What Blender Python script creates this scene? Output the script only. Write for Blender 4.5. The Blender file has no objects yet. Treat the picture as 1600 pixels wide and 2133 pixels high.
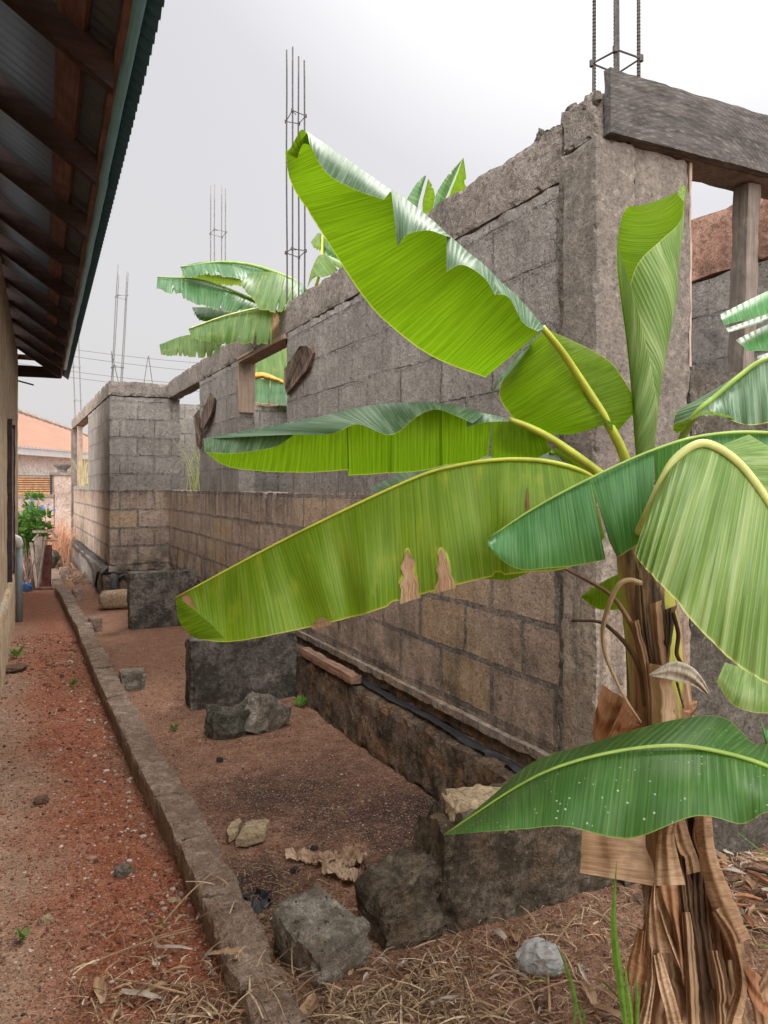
import bpy, math, random
from mathutils import Vector, Matrix, noise
from math import sin, cos, pi, radians, sqrt
R = random.Random(7)
S = bpy.context.scene
COL = S.collection

# ------------------------------------------------------------------ camera, world, sun, exposure
TH = radians(25.95); F = 1602.0; HOR = 1013.0; CAMZ = 1.5
cam = bpy.data.cameras.new('camera'); camo = bpy.data.objects.new('camera', cam); COL.objects.link(camo)
camo.location = (0, 0, CAMZ); camo.rotation_euler = (pi/2, 0, -TH)
cam.sensor_width = 36; cam.lens = 36*F/2133; cam.shift_y = -(1066.5-HOR)/2133
cam.clip_start = 0.02; cam.clip_end = 3000
S.camera = camo
S.render.resolution_x = 768; S.render.resolution_y = 1024
S.view_settings.view_transform = 'Standard'; S.view_settings.look = 'None'
S.view_settings.exposure = 0.75; S.view_settings.gamma = 1
SUN_EL = radians(52); SUN_AZ = radians(48)      # azimuth clockwise from +Y
w = bpy.data.worlds.new('World'); S.world = w; w.use_nodes = True
nt = w.node_tree; nt.nodes.clear()
sky = nt.nodes.new('ShaderNodeTexSky'); sky.sky_type = 'NISHITA'; sky.sun_disc = False
sky.sun_elevation = SUN_EL; sky.sun_rotation = SUN_AZ; sky.air_density = 1.0; sky.dust_density = 6.0; sky.ozone_density = 1
hs = nt.nodes.new('ShaderNodeHueSaturation'); hs.inputs['Saturation'].default_value = 0.25; hs.inputs['Value'].default_value = 0.28
nt.links.new(sky.outputs[0], hs.inputs['Color'])
b1 = nt.nodes.new('ShaderNodeBackground'); b1.inputs[1].default_value = 0.05
nt.links.new(hs.outputs[0], b1.inputs[0])
tc = nt.nodes.new('ShaderNodeTexCoord')
dt = nt.nodes.new('ShaderNodeVectorMath'); dt.operation = 'DOT_PRODUCT'
dt.inputs[1].default_value = (sin(SUN_AZ)*cos(SUN_EL), cos(SUN_AZ)*cos(SUN_EL), sin(SUN_EL))
nt.links.new(tc.outputs['Generated'], dt.inputs[0])
cr = nt.nodes.new('ShaderNodeValToRGB'); e = cr.color_ramp.elements
e[0].position = 0.0; e[0].color = (0.45, 0.43, 0.42, 1)
e[1].position = 1.0; e[1].color = (.55, .55, .56, 1)
m = cr.color_ramp.elements.new(0.55); m.color = (0.375, 0.368, 0.370, 1)
m = cr.color_ramp.elements.new(0.84); m.color = (0.335, 0.335, 0.355, 1)
nt.links.new(dt.outputs['Value'], cr.inputs[0])
b2 = nt.nodes.new('ShaderNodeBackground'); b2.inputs[1].default_value = 1.0
# added fill: sky dome behind the viewer brightened to lift the shaded walls
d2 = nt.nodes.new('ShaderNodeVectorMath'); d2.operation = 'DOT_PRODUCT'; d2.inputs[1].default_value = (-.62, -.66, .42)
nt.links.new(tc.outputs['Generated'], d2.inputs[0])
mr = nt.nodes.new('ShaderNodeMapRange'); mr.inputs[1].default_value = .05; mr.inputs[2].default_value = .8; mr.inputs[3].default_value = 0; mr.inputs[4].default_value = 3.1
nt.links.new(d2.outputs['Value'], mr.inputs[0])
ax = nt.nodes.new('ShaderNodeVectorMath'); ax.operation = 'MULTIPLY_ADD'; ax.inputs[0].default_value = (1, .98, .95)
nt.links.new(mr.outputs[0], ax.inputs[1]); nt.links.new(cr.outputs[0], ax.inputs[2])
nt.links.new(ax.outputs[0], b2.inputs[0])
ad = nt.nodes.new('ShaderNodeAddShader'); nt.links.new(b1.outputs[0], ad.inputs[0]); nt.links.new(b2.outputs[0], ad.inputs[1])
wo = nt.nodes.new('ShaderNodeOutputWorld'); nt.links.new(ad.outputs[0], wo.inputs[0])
sl = bpy.data.lights.new('sun', 'SUN'); sl.energy = 1.5; sl.angle = radians(14); sl.color = (1, 0.96, 0.9)
so = bpy.data.objects.new('sun', sl); COL.objects.link(so)
sd = Vector((sin(SUN_AZ)*cos(SUN_EL), cos(SUN_AZ)*cos(SUN_EL), sin(SUN_EL)))
so.rotation_euler = sd.to_track_quat('Z', 'Y').to_euler(); so.location = (0, 0, 30)

# ------------------------------------------------------------------ helpers
FW = Vector((sin(TH), cos(TH), 0)); RT = Vector((cos(TH), -sin(TH), 0)); UP = Vector((0, 0, 1))
def P(px, py, D):
    """a point seen in direction (px,py) of the photograph, D metres ahead of the camera"""
    return Vector((0, 0, CAMZ)) + FW*D + RT*((px-800)/F*D) + UP*((HOR-py)/F*D)
def G(px, py, z=0.0):
    return P(px, py, F*(CAMZ-z)/(py-HOR))
def nv(p, s, seed=0.0):
    return noise.noise_vector(Vector(p)*s + Vector((seed, seed*1.7, -seed)))
def nz(p, s, seed=0.0):
    return noise.noise(Vector(p)*s + Vector((seed, seed*1.7, -seed)))

class MB:
    def __init__(s): s.v = []; s.f = []; s.uv = []; s.mi = []
    def quadgrid(s, pts, uvs=None, mi=0):
        nu = len(pts); nvv = len(pts[0]); b = len(s.v)
        for i in range(nu):
            for j in range(nvv): s.v.append(pts[i][j])
        for i in range(nu-1):
            for j in range(nvv-1):
                idx = [(i, j), (i+1, j), (i+1, j+1), (i, j+1)]
                s.f.append([b+a*nvv+c for a, c in idx]); s.mi.append(mi)
                s.uv.append([uvs[a][c] if uvs else (0, 0) for a, c in idx])
    def face(s, pts, mi=0, uv=None):
        b = len(s.v); s.v += [Vector(p) for p in pts]; s.f.append(list(range(b, b+len(pts)))); s.mi.append(mi)
        s.uv.append(uv if uv else [(0, 0)]*len(pts))
    def box(s, x0, x1, y0, y1, z0, z1, M=None, mi=0, jit=0):
        c = [Vector((x, y, z)) for z in (z0, z1) for y in (y0, y1) for x in (x0, x1)]
        if jit: c = [p+Vector((R.uniform(-jit, jit), R.uniform(-jit, jit), R.uniform(-jit, jit))) for p in c]
        if M: c = [M @ p for p in c]
        b = len(s.v); s.v += c
        for q in ((0, 2, 3, 1), (4, 5, 7, 6), (0, 1, 5, 4), (2, 6, 7, 3), (0, 4, 6, 2), (1, 3, 7, 5)):
            s.f.append([b+i for i in q]); s.mi.append(mi); s.uv.append([(0, 0)]*4)
    def rbox(s, x0, x1, y0, y1, z0, z1, res=.05, amp=.004, sc=9, edge=.012, seed=0., warp=None, mi=0):
        n = [max(1, min(400, int(round((b-a)/res)))) for a, b in ((x0, x1), (y0, y1), (z0, z1))]
        ids = {}; b0 = len(s.v)
        cen = Vector(((x0+x1)/2, (y0+y1)/2, (z0+z1)/2))
        def vid(i, j, k):
            key = (i, j, k)
            if key in ids: return ids[key]
            p = Vector((x0+(x1-x0)*i/n[0], y0+(y1-y0)*j/n[1], z0+(z1-z0)*k/n[2]))
            bx = (-1 if i == 0 else 1 if i == n[0] else 0, -1 if j == 0 else 1 if j == n[1] else 0, -1 if k == 0 else 1 if k == n[2] else 0)
            q = p.copy()
            if amp: q += nv(p, sc, seed)*amp + nv(p, sc*3.1, seed+5)*amp*.5
            if edge and sum(abs(t) for t in bx) >= 2:
                c = max(0, nz(p, 13, seed+3)+.1)*edge*1.3 + max(0, nz(p, 40, seed+9))*edge
                q -= Vector(bx)*c
            if warp: q = warp(q)
            ids[key] = len(s.v); s.v.append(q); return ids[key]
        def fc(a, b, c, d):
            s.f.append([a, b, c, d]); s.mi.append(mi); s.uv.append([(0, 0)]*4)
        for i in range(n[0]):
            for j in range(n[1]):
                fc(vid(i, j, 0), vid(i, j+1, 0), vid(i+1, j+1, 0), vid(i+1, j, 0))
                fc(vid(i, j, n[2]), vid(i+1, j, n[2]), vid(i+1, j+1, n[2]), vid(i, j+1, n[2]))
            for k in range(n[2]):
                fc(vid(i, 0, k), vid(i+1, 0, k), vid(i+1, 0, k+1), vid(i, 0, k+1))
                fc(vid(i, n[1], k), vid(i, n[1], k+1), vid(i+1, n[1], k+1), vid(i+1, n[1], k))
        for j in range(n[1]):
            for k in range(n[2]):
                fc(vid(0, j, k), vid(0, j, k+1), vid(0, j+1, k+1), vid(0, j+1, k))
                fc(vid(n[0], j, k), vid(n[0], j+1, k), vid(n[0], j+1, k+1), vid(n[0], j, k+1))
    def tube(s, pts, r0, r1=None, n=8, mi=0, cap=True, rad=None, flat=1.0):
        if r1 is None: r1 = r0
        pts = [Vector(p) for p in pts]; L = len(pts); rings = []; up = None; dist = 0
        b = len(s.v)
        for i, p in enumerate(pts):
            t = (pts[min(i+1, L-1)]-pts[max(i-1, 0)]).normalized()
            if up is None:
                up = Vector((0, 0, 1)) if abs(t.z) < .9 else Vector((1, 0, 0))
            a = t.cross(up).normalized(); up = a.cross(t).normalized()
            rr = rad[i] if rad else r0+(r1-r0)*i/(L-1)
            if i: dist += (p-pts[i-1]).length
            for k in range(n):
                g = 2*pi*k/n
                s.v.append(p + a*(cos(g)*rr) + up*(sin(g)*rr*flat))
            rings.append(dist)
        for i in range(L-1):
            for k in range(n):
                k2 = (k+1) % n
                s.f.append([b+i*n+k, b+i*n+k2, b+(i+1)*n+k2, b+(i+1)*n+k]); s.mi.append(mi)
                s.uv.append([(rings[i], k/n), (rings[i], (k+1)/n), (rings[i+1], (k+1)/n), (rings[i+1], k/n)])
        if cap:
            for ring, rev in ((0, True), (L-1, False)):
                q = [b+ring*n+k for k in range(n)]
                if rev: q.reverse()
                s.f.append(q); s.mi.append(mi); s.uv.append([(0, 0)]*n)
    def blob(s, c, rx, ry, rz, seed=0., amp=.2, n=12, boxy=0.0, M=None, mi=0):
        c = Vector(c); rows = n//2+1; b = len(s.v)
        def pt(th, ph):
            d = Vector((sin(th)*cos(ph), sin(th)*sin(ph), cos(th)))
            if boxy:
                mx = max(abs(d.x), abs(d.y), abs(d.z)); d = d*(1-boxy)+d/mx*boxy*.85
            k = 1+amp*nz(d, 1.6, seed)+amp*.5*nz(d, 4, seed+2)
            q = Vector((d.x*rx, d.y*ry, d.z*rz))*k
            return c+(M @ q if M else q)
        s.v.append(pt(0, 0)); 
        for i in range(1, rows):
            for j in range(n): s.v.append(pt(pi*i/rows, 2*pi*j/n))
        s.v.append(pt(pi, 0)); last = len(s.v)-1
        for j in range(n):
            j2 = (j+1) % n
            s.f.append([b, b+1+j, b+1+j2]); s.f.append([last, b+1+(rows-2)*n+j2, b+1+(rows-2)*n+j]); s.mi += [mi, mi]; s.uv += [[(0, 0)]*3]*2
            for i in range(rows-2):
                s.f.append([b+1+i*n+j, b+1+(i+1)*n+j, b+1+(i+1)*n+j2, b+1+i*n+j2]); s.mi.append(mi); s.uv.append([(0, 0)]*4)
    def strip(s, pts, wd, side, mi=0, fold=0.0):
        """thin ribbon following pts, width wd(t) along side vector"""
        L = len(pts); rows = []; uv = []; d = 0
        for i, p in enumerate(pts):
            t = i/(L-1); ww = wd(t) if callable(wd) else wd
            sv = side(t) if callable(side) else side
            if i: d += (Vector(p)-Vector(pts[i-1])).length
            tt = (Vector(pts[min(i+1, L-1)])-Vector(pts[max(0, i-1)])).normalized()
            nn = tt.cross(sv)
            rows.append([Vector(p)-sv*ww*.5, Vector(p)-nn*fold*ww, Vector(p)+sv*ww*.5]); uv.append([(0, d), (.5, d), (1, d)])
        s.quadgrid(rows, uv, mi)
    def build(s, name, mats, parent=None, smooth=False, origin=None):
        if not isinstance(mats, (list, tuple)): mats = [mats]
        me = bpy.data.meshes.new(name)
        off = Vector((0, 0, 0))
        if parent is not None: off = Vector(parent.get('_w', (0, 0, 0)))
        elif origin is not None: off = Vector(origin)
        else:
            xs = [v[0] for v in s.v]; ys = [v[1] for v in s.v]; zs = [v[2] for v in s.v]
            off = Vector(((min(xs)+max(xs))/2, (min(ys)+max(ys))/2, min(zs)))
        me.from_pydata([tuple(Vector(v)-off) for v in s.v], [], s.f)
        ul = me.uv_layers.new(name='UVMap'); k = 0
        flat = []
        for q in s.uv:
            for a in q: flat += [a[0], a[1]]
        ul.data.foreach_set('uv', flat)
        for mt in mats: me.materials.append(mt)
        me.polygons.foreach_set('material_index', s.mi)
        me.polygons.foreach_set('use_smooth', [smooth]*len(s.f))
        me.update(); me.validate()
        o = bpy.data.objects.new(name, me); COL.objects.link(o)
        if parent is not None:
            o.parent = parent; o['_w'] = list(off)
        else: o.location = off; o['_w'] = list(off)
        return o
def tag(o, label=None, cat=None, group=None, kind=None):
    if label: o['label'] = label
    if cat: o['category'] = cat
    if group: o['group'] = group
    if kind: o['kind'] = kind
    return o
def thing(name, label, cat, loc=(0, 0, 0), group=None):
    o = bpy.data.objects.new(name, None); COL.objects.link(o); o.location = loc; o['_w'] = list(loc)
    return tag(o, label, cat, group)

# ---- node helpers
class NT:
    def __init__(s, name):
        s.m = bpy.data.materials.new(name); s.m.use_nodes = True; s.t = s.m.node_tree; s.t.nodes.clear()
        s.out = s.t.nodes.new('ShaderNodeOutputMaterial')
    def n(s, typ, props=None, **ins):
        nd = s.t.nodes.new(typ)
        for k, v in (props or {}).items(): setattr(nd, k, v)
        for k, v in ins.items():
            key = k.replace('_', ' ')
            sock = None
            if key in nd.inputs: sock = nd.inputs[key]
            elif key.startswith('i') and key[1:].isdigit(): sock = nd.inputs[int(key[1:])]
            if sock is None: raise KeyError(typ+' '+key)
            s.set(sock, v)
        return nd
    def set(s, sock, v):
        if isinstance(v, bpy.types.NodeSocket): s.t.links.new(v, sock)
        elif isinstance(v, (tuple, list)):
            if len(v) == 3 and sock.type == 'RGBA': v = (*v, 1)
            sock.default_value = v
        else: sock.default_value = v
    def pos(s): return s.n('ShaderNodeNewGeometry').outputs['Position']
    def obj(s): return s.n('ShaderNodeTexCoord').outputs['Object']
    def uv(s): return s.n('ShaderNodeTexCoord').outputs['UV']
    def math(s, op, a, b=0.0, c=None, clamp=False):
        nd = s.n('ShaderNodeMath', {'operation': op, 'use_clamp': clamp}); s.set(nd.inputs[0], a); s.set(nd.inputs[1], b)
        if c is not None: s.set(nd.inputs[2], c)
        return nd.outputs[0]
    def sep(s, v): return s.n('ShaderNodeSeparateXYZ', i0=v).outputs
    def comb(s, x, y, z): return s.n('ShaderNodeCombineXYZ', i0=x, i1=y, i2=z).outputs[0]
    def noise(s, v, scale, det=4, rough=.55, dist=0., out=0):
        return s.n('ShaderNodeTexNoise', Vector=v, Scale=scale, Detail=det, Roughness=rough, Distortion=dist).outputs[out]
    def vor(s, v, scale, feature='F1', out='Distance', rnd=1.):
        return s.n('ShaderNodeTexVoronoi', {'feature': feature}, Vector=v, Scale=scale, Randomness=rnd).outputs[out]
    def ramp(s, f, stops, interp='LINEAR'):
        nd = s.n('ShaderNodeValToRGB', i0=f); el = nd.color_ramp.elements; nd.color_ramp.interpolation = interp
        while len(el) < len(stops): el.new(.5)
        for q, (p, c) in zip(el, stops):
            q.position = p; q.color = (c, c, c, 1) if not isinstance(c, (tuple, list)) else (*c, 1)
        return nd.outputs[0]
    def mix(s, f, a, b, mode='MIX'):
        nd = s.n('ShaderNodeMix', {'data_type': 'RGBA', 'blend_type': mode, 'clamp_factor': True})
        s.set(nd.inputs[0], f); s.set(nd.inputs[6], a); s.set(nd.inputs[7], b); return nd.outputs[2]
    def vscale(s, v, sc): return s.n('ShaderNodeVectorMath', {'operation': 'MULTIPLY'}, i0=v, i1=sc).outputs[0]
    def vadd(s, a, b): return s.n('ShaderNodeVectorMath', {'operation': 'ADD'}, i0=a, i1=b).outputs[0]
    def bump(s, h, dist=.01, st=1., nrm=None):
        nd = s.n('ShaderNodeBump', Height=h, Distance=dist, Strength=st)
        if nrm is not None: s.set(nd.inputs['Normal'], nrm)
        return nd.outputs[0]
    def bsdf(s, col, rough=.9, nrm=None, spec=.3, metal=0.):
        nd = s.n('ShaderNodeBsdfPrincipled', Base_Color=col, Roughness=rough, Metallic=metal)
        nd.inputs['Specular IOR Level'].default_value = spec
        if nrm is not None: s.set(nd.inputs['Normal'], nrm)
        return nd.outputs[0]
    def done(s, sh): s.t.links.new(sh, s.out.inputs[0]); return s.m

def mat_block(name, axis, split=1.45, tint=(1, 1, 1), rowoff=0.0):
    """hollow block masonry laid along world x or y; grey above the sill course, warm tan blocks below"""
    t = NT(name); p = t.pos(); X, Y, Z = t.sep(p)
    h = Y if axis == 'y' else X
    wob = t.noise(p, 2.2, 4, .6, out=1)
    wv = t.n('ShaderNodeVectorMath', {'operation': 'MULTIPLY_ADD'}, i0=wob, i1=(.05, .05, .03), i2=t.comb(h, t.math('ADD', Z, rowoff), 0)).outputs[0]
    fine = t.noise(p, 55, 3, .6, out=1)
    wv = t.n('ShaderNodeVectorMath', {'operation': 'MULTIPLY_ADD'}, i0=fine, i1=(.012, .012, 0), i2=wv).outputs[0]
    def brick(ms, smooth):
        nd = t.n('ShaderNodeTexBrick', {'offset': .5}, Vector=wv, Color1=(0, 0, 0), Color2=(1, 1, 1), Mortar=(.5, .5, .5), Scale=1., Mortar_Size=ms, Mortar_Smooth=smooth, Bias=0., Brick_Width=.45, Row_Height=.243)
        return nd.outputs[0], nd.outputs[1]
    cu, fu = brick(.006, .6); cl, fl = brick(.017, .35); _, fw = brick(.03, .9)
    n1 = t.noise(p, 3.1, 6, .65); n2 = t.noise(p, 14, 5, .65); n3 = t.noise(p, 85, 5, .75)
    low = t.math('GREATER_THAN', t.math('ADD', split, t.math('MULTIPLY', t.math('SUBTRACT', n2, .5), .1)), Z)
    # colours
    up = t.ramp(n1, [(.3, (.15, .138, .124)), (.5, (.235, .216, .195)), (.72, (.34, .312, .28))])
    up = t.mix(t.math('MULTIPLY', cu, .3), up, (.33, .305, .285))
    lo = t.ramp(n1, [(.28, (.30, .225, .18)), (.5, (.42, .32, .255)), (.75, (.54, .43, .34))])
    orange = t.ramp(cl, [(.55, 0), (.75, 1)])
    patch = t.ramp(t.noise(p, .9, 2, .5), [(.40, 0), (.52, 1)])
    lo = t.mix(t.math('MULTIPLY', t.math('MULTIPLY', orange, patch), .7), lo, (.47, .335, .2))
    mort = t.ramp(n2, [(.35, (.17, .15, .135)), (.65, (.29, .26, .235))])
    mfl = t.math('MULTIPLY', fl, t.ramp(t.noise(p, 2.5, 3), [(.33, .15), (.55, .95)]))
    lo = t.mix(mfl, lo, mort)
    mfu = t.math('MULTIPLY', fu, t.ramp(t.noise(p, 3.7, 4, .6), [(.46, .03), (.62, 1.)]))
    up = t.mix(t.math('MULTIPLY', mfu, .85), up, (.07, .06, .055))
    col = t.mix(low, up, lo)
    lump = t.math('MULTIPLY', fw, t.ramp(t.noise(p, 42, 4, .7), [(.44, 0), (.56, 1)]))
    col = t.mix(t.math('MULTIPLY', lump, .22), col, (.34, .31, .28))
    gap = t.math('MULTIPLY', fw, t.ramp(t.noise(p, 26, 4, .7), [(.56, 0), (.66, 1)]))
    col = t.mix(t.math('MULTIPLY', gap, .42), col, (.07, .062, .055))
    big = t.ramp(t.noise(p, 19, 5, .75), [(.62, 0), (.7, 1)])
    col = t.mix(t.math('MULTIPLY', big, .5), col, (.07, .062, .055))
    # vertical streaks and grime
    st = t.noise(t.vscale(p, (9, 9, .7)), 1.3, 5, .6)
    col = t.mix(t.ramp(st, [(.52, 0), (.74, .4)]), col, (.075, .065, .058))
    st2 = t.noise(t.vscale(p, (14, 14, .9)), 1.0, 4, .6)
    col = t.mix(t.ramp(st2, [(.55, 0), (.75, .25)]), col, (.5, .46, .42))
    # dark run-off below exposed sills
    ss = t.noise(t.vscale(p, (12, 12, 1.2)), 1.0, 4, .6)
    sill = t.math('MULTIPLY', t.math('MULTIPLY', t.ramp(t.math('SUBTRACT', split, Z), [(0., 1), (.34, 0)]), t.math('LESS_THAN', Z, split)), t.math('GREATER_THAN', Y, 5.6))
    col = t.mix(t.math('MULTIPLY', sill, t.ramp(ss, [(.4, 0), (.58, .75)])), col, (.075, .06, .052))
    # dirty blotches near the foot
    foot = t.math('MULTIPLY', t.ramp(Z, [(.4, 1), (1., 0)]), t.ramp(t.noise(p, 4.5, 5, .65), [(.45, 0), (.62, .85)]))
    col = t.mix(foot, col, (.06, .052, .045))
    col = t.mix(t.ramp(n3, [(.35, .55), (.52, 0)]), col, (.06, .05, .045))
    col = t.mix(t.ramp(n3, [(.6, 0), (.72, .5)]), col, (.5, .46, .42))
    pdd = t.n('ShaderNodeVectorMath', {'operation': 'MULTIPLY_ADD'}, i0=t.noise(p, 45, 2, .5, out=1), i1=(.03, .03, .03), i2=p).outputs[0]
    pv = t.vor(pdd, 46); prand = t.vor(pdd, 46, out='Color')
    n5 = t.noise(p, 30, 5, .75)
    col = t.mix(t.ramp(n5, [(.36, .3), (.5, 0)]), col, (.07, .062, .055))
    col = t.mix(t.ramp(n5, [(.55, 0), (.7, .35)]), col, (.48, .43, .38))
    pit = t.math('MULTIPLY', t.math('LESS_THAN', pv, .24), t.math('GREATER_THAN', t.sep(prand)[0], .78))
    peb = t.math('MULTIPLY', t.math('MULTIPLY', t.math('LESS_THAN', pv, .27), t.math('LESS_THAN', t.sep(prand)[0], .05)), .6)
    col = t.mix(t.math('MULTIPLY', pit, .8), col, (.035, .03, .028))
    col = t.mix(peb, col, (.5, .48, .46))
    col = t.mix(1., col, (*tint, 1), 'MULTIPLY')
    fm = t.mix(low, mfu, t.math('MULTIPLY', mfl, .35))
    hgt = t.math('ADD', t.math('SUBTRACT', t.math('MULTIPLY', t.math('SUBTRACT', lump, gap), .3), t.math('MULTIPLY', big, .45)), t.math('SUBTRACT', t.math('ADD', t.math('ADD', t.math('MULTIPLY', n2, .8), t.math('MULTIPLY', n5, .6)), t.math('MULTIPLY', n3, .45)), t.math('ADD', t.math('MULTIPLY', fm, .9), t.math('MULTIPLY', pit, .6))))
    nrm = t.bump(hgt, .02, 1.)
    return t.done(t.bsdf(col, .95, nrm, .15))

def mat_concrete(name, c0, c1, c2, scale=1., pits=.5, bumpd=.012, moss=None, warm=None, upper=None):
    t = NT(name); p = t.pos()
    n1 = t.noise(p, 2.6*scale, 6, .65); n2 = t.noise(p, 17*scale, 6, .7); n3 = t.noise(p, 110*scale, 3, .7)
    col = t.ramp(n1, [(.3, c0), (.5, c1), (.72, c2)])
    col = t.mix(t.ramp(n2, [(.3, .6), (.5, 0)]), col, tuple(a*.4 for a in c0))
    col = t.mix(t.ramp(n2, [(.55, 0), (.75, .5)]), col, tuple(min(1, a*1.5) for a in c2))
    if warm: col = t.mix(t.ramp(t.noise(p, 5*scale, 5, .6), [(.48, 0), (.62, .8)]), col, warm)
    if moss: col = t.mix(t.ramp(t.noise(p, 7*scale, 6, .7), [(.42, 0), (.58, .85)]), col, moss)
    if upper:
        vs = t.noise(t.vscale(p, (16, 16, .8)), 1.2, 5, .65); col = t.mix(t.ramp(vs, [(.45, 0), (.62, .55)]), col, tuple(a*.45 for a in upper)); col = t.mix(t.ramp(vs, [(.3, .4), (.42, 0)]), col, tuple(a*1.9 for a in upper))
        col = t.mix(t.ramp(t.math('ADD', t.math('DIVIDE', t.sep(p)[2], 3.), t.math('MULTIPLY', t.math('SUBTRACT', n1, .5), .3)), [(.38, 0), (.55, .85)]), col, t.mix(n2, tuple(a*.6 for a in upper), tuple(a*1.4 for a in upper)))
    pd = t.n('ShaderNodeVectorMath', {'operation': 'MULTIPLY_ADD'}, i0=t.noise(p, 40*scale, 2, .5, out=1), i1=(.035, .035, .035), i2=p).outputs[0]
    v = t.vor(pd, 38*scale); vc = t.sep(t.vor(pd, 38*scale, out='Color'))[0]
    pit = t.math('MULTIPLY', t.math('LESS_THAN', v, .28), t.math('GREATER_THAN', vc, .8))
    peb = t.math('MULTIPLY', t.math('MULTIPLY', t.math('LESS_THAN', v, .3), t.math('LESS_THAN', vc, .07)), .7)
    col = t.mix(t.math('MULTIPLY', pit, pits), col, (.03, .026, .022))
    col = t.mix(t.math('MULTIPLY', peb, pits), col, (.38, .34, .3))
    n4 = t.noise(p, 34*scale, 5, .75)
    col = t.mix(t.ramp(n4, [(.36, .35), (.5, 0)]), col, tuple(a*.45 for a in c0))
    col = t.mix(t.ramp(n4, [(.54, 0), (.68, .22)]), col, tuple(min(1, a*1.35) for a in c2))
    col = t.mix(t.ramp(n3, [(.36, .5), (.5, 0)]), col, (.04, .035, .03))
    h = t.math('ADD', t.math('ADD', t.math('ADD', n2, t.math('MULTIPLY', n4, .7)), t.math('MULTIPLY', n3, .45)), t.math('SUBTRACT', t.math('MULTIPLY', peb, .3), t.math('MULTIPLY', pit, .5)))
    return t.done(t.bsdf(col, .95, t.bump(h, bumpd, 1.), .15))

def mat_wood(name, c0, c1, axis='x', sc=1., obj=False, rough=.85, saw=False):
    t = NT(name); p = t.obj() if obj else t.pos()
    k = {'x': (1.5, 22, 22), 'y': (22, 1.5, 22), 'z': (22, 22, 1.5)}[axis]
    g = t.noise(t.vscale(p, k), 2*sc, 6, .65, .3); n = t.noise(p, 6*sc, 5, .6)
    col = t.mix(t.ramp(g, [(.35, 0), (.65, 1)]), c0, c1)
    col = t.mix(t.ramp(n, [(.35, .5), (.6, 0)]), col, tuple(a*.35 for a in c0))
    h = t.math('ADD', g, t.math('MULTIPLY', n, .3))
    if saw:
        wv = t.n('ShaderNodeTexWave', {'wave_type': 'RINGS', 'rings_direction': 'SPHERICAL'}, Vector=t.vadd(p, (-2.35, 0, -2.3)), Scale=60., Distortion=1.2, Detail=4., Detail_Scale=2.).outputs[1]
        brk = t.ramp(t.noise(t.vscale(p, (14, 30, 50)), 1.4, 5, .7), [(.48, 0), (.66, 1)])
        col = t.mix(t.math('MULTIPLY', t.math('MULTIPLY', wv, brk), .3), col, (.36, .335, .31))
        h = t.math('ADD', h, t.math('MULTIPLY', wv, .12))
    return t.done(t.bsdf(col, rough, t.bump(h, .006, .8), .2))

def mat_plain(name, c, rough=.7, var=.25, sc=20, metal=0., spec=.4, obj=False):
    t = NT(name); p = t.obj() if obj else t.pos()
    n = t.noise(p, sc, 5, .6)
    col = t.mix(t.ramp(n, [(.35, 0), (.65, 1)]), tuple(a*(1-var) for a in c), tuple(min(1, a*(1+var)) for a in c))
    return t.done(t.bsdf(col, rough, t.bump(n, .003, .5), spec, metal))

def mat_island(name, stops, rough=.9, bump=.002, spec=.2, trans=0.):
    """random colour per loose piece"""
    t = NT(name); g = t.n('ShaderNodeNewGeometry'); r = g.outputs['Random Per Island']
    col = t.ramp(r, stops); n = t.noise(g.outputs['Position'], 90, 4, .6)
    col = t.mix(t.ramp(n, [(.3, .5), (.55, 0)]), col, (.05, .035, .025))
    s = t.bsdf(col, rough, t.bump(n, bump, .6), spec)
    if trans:
        tr = t.n('ShaderNodeBsdfTranslucent', Color=col).outputs[0]
        s = t.n('ShaderNodeMixShader', i0=trans, i1=s, i2=tr).outputs[0]
    return t.done(s)

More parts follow.
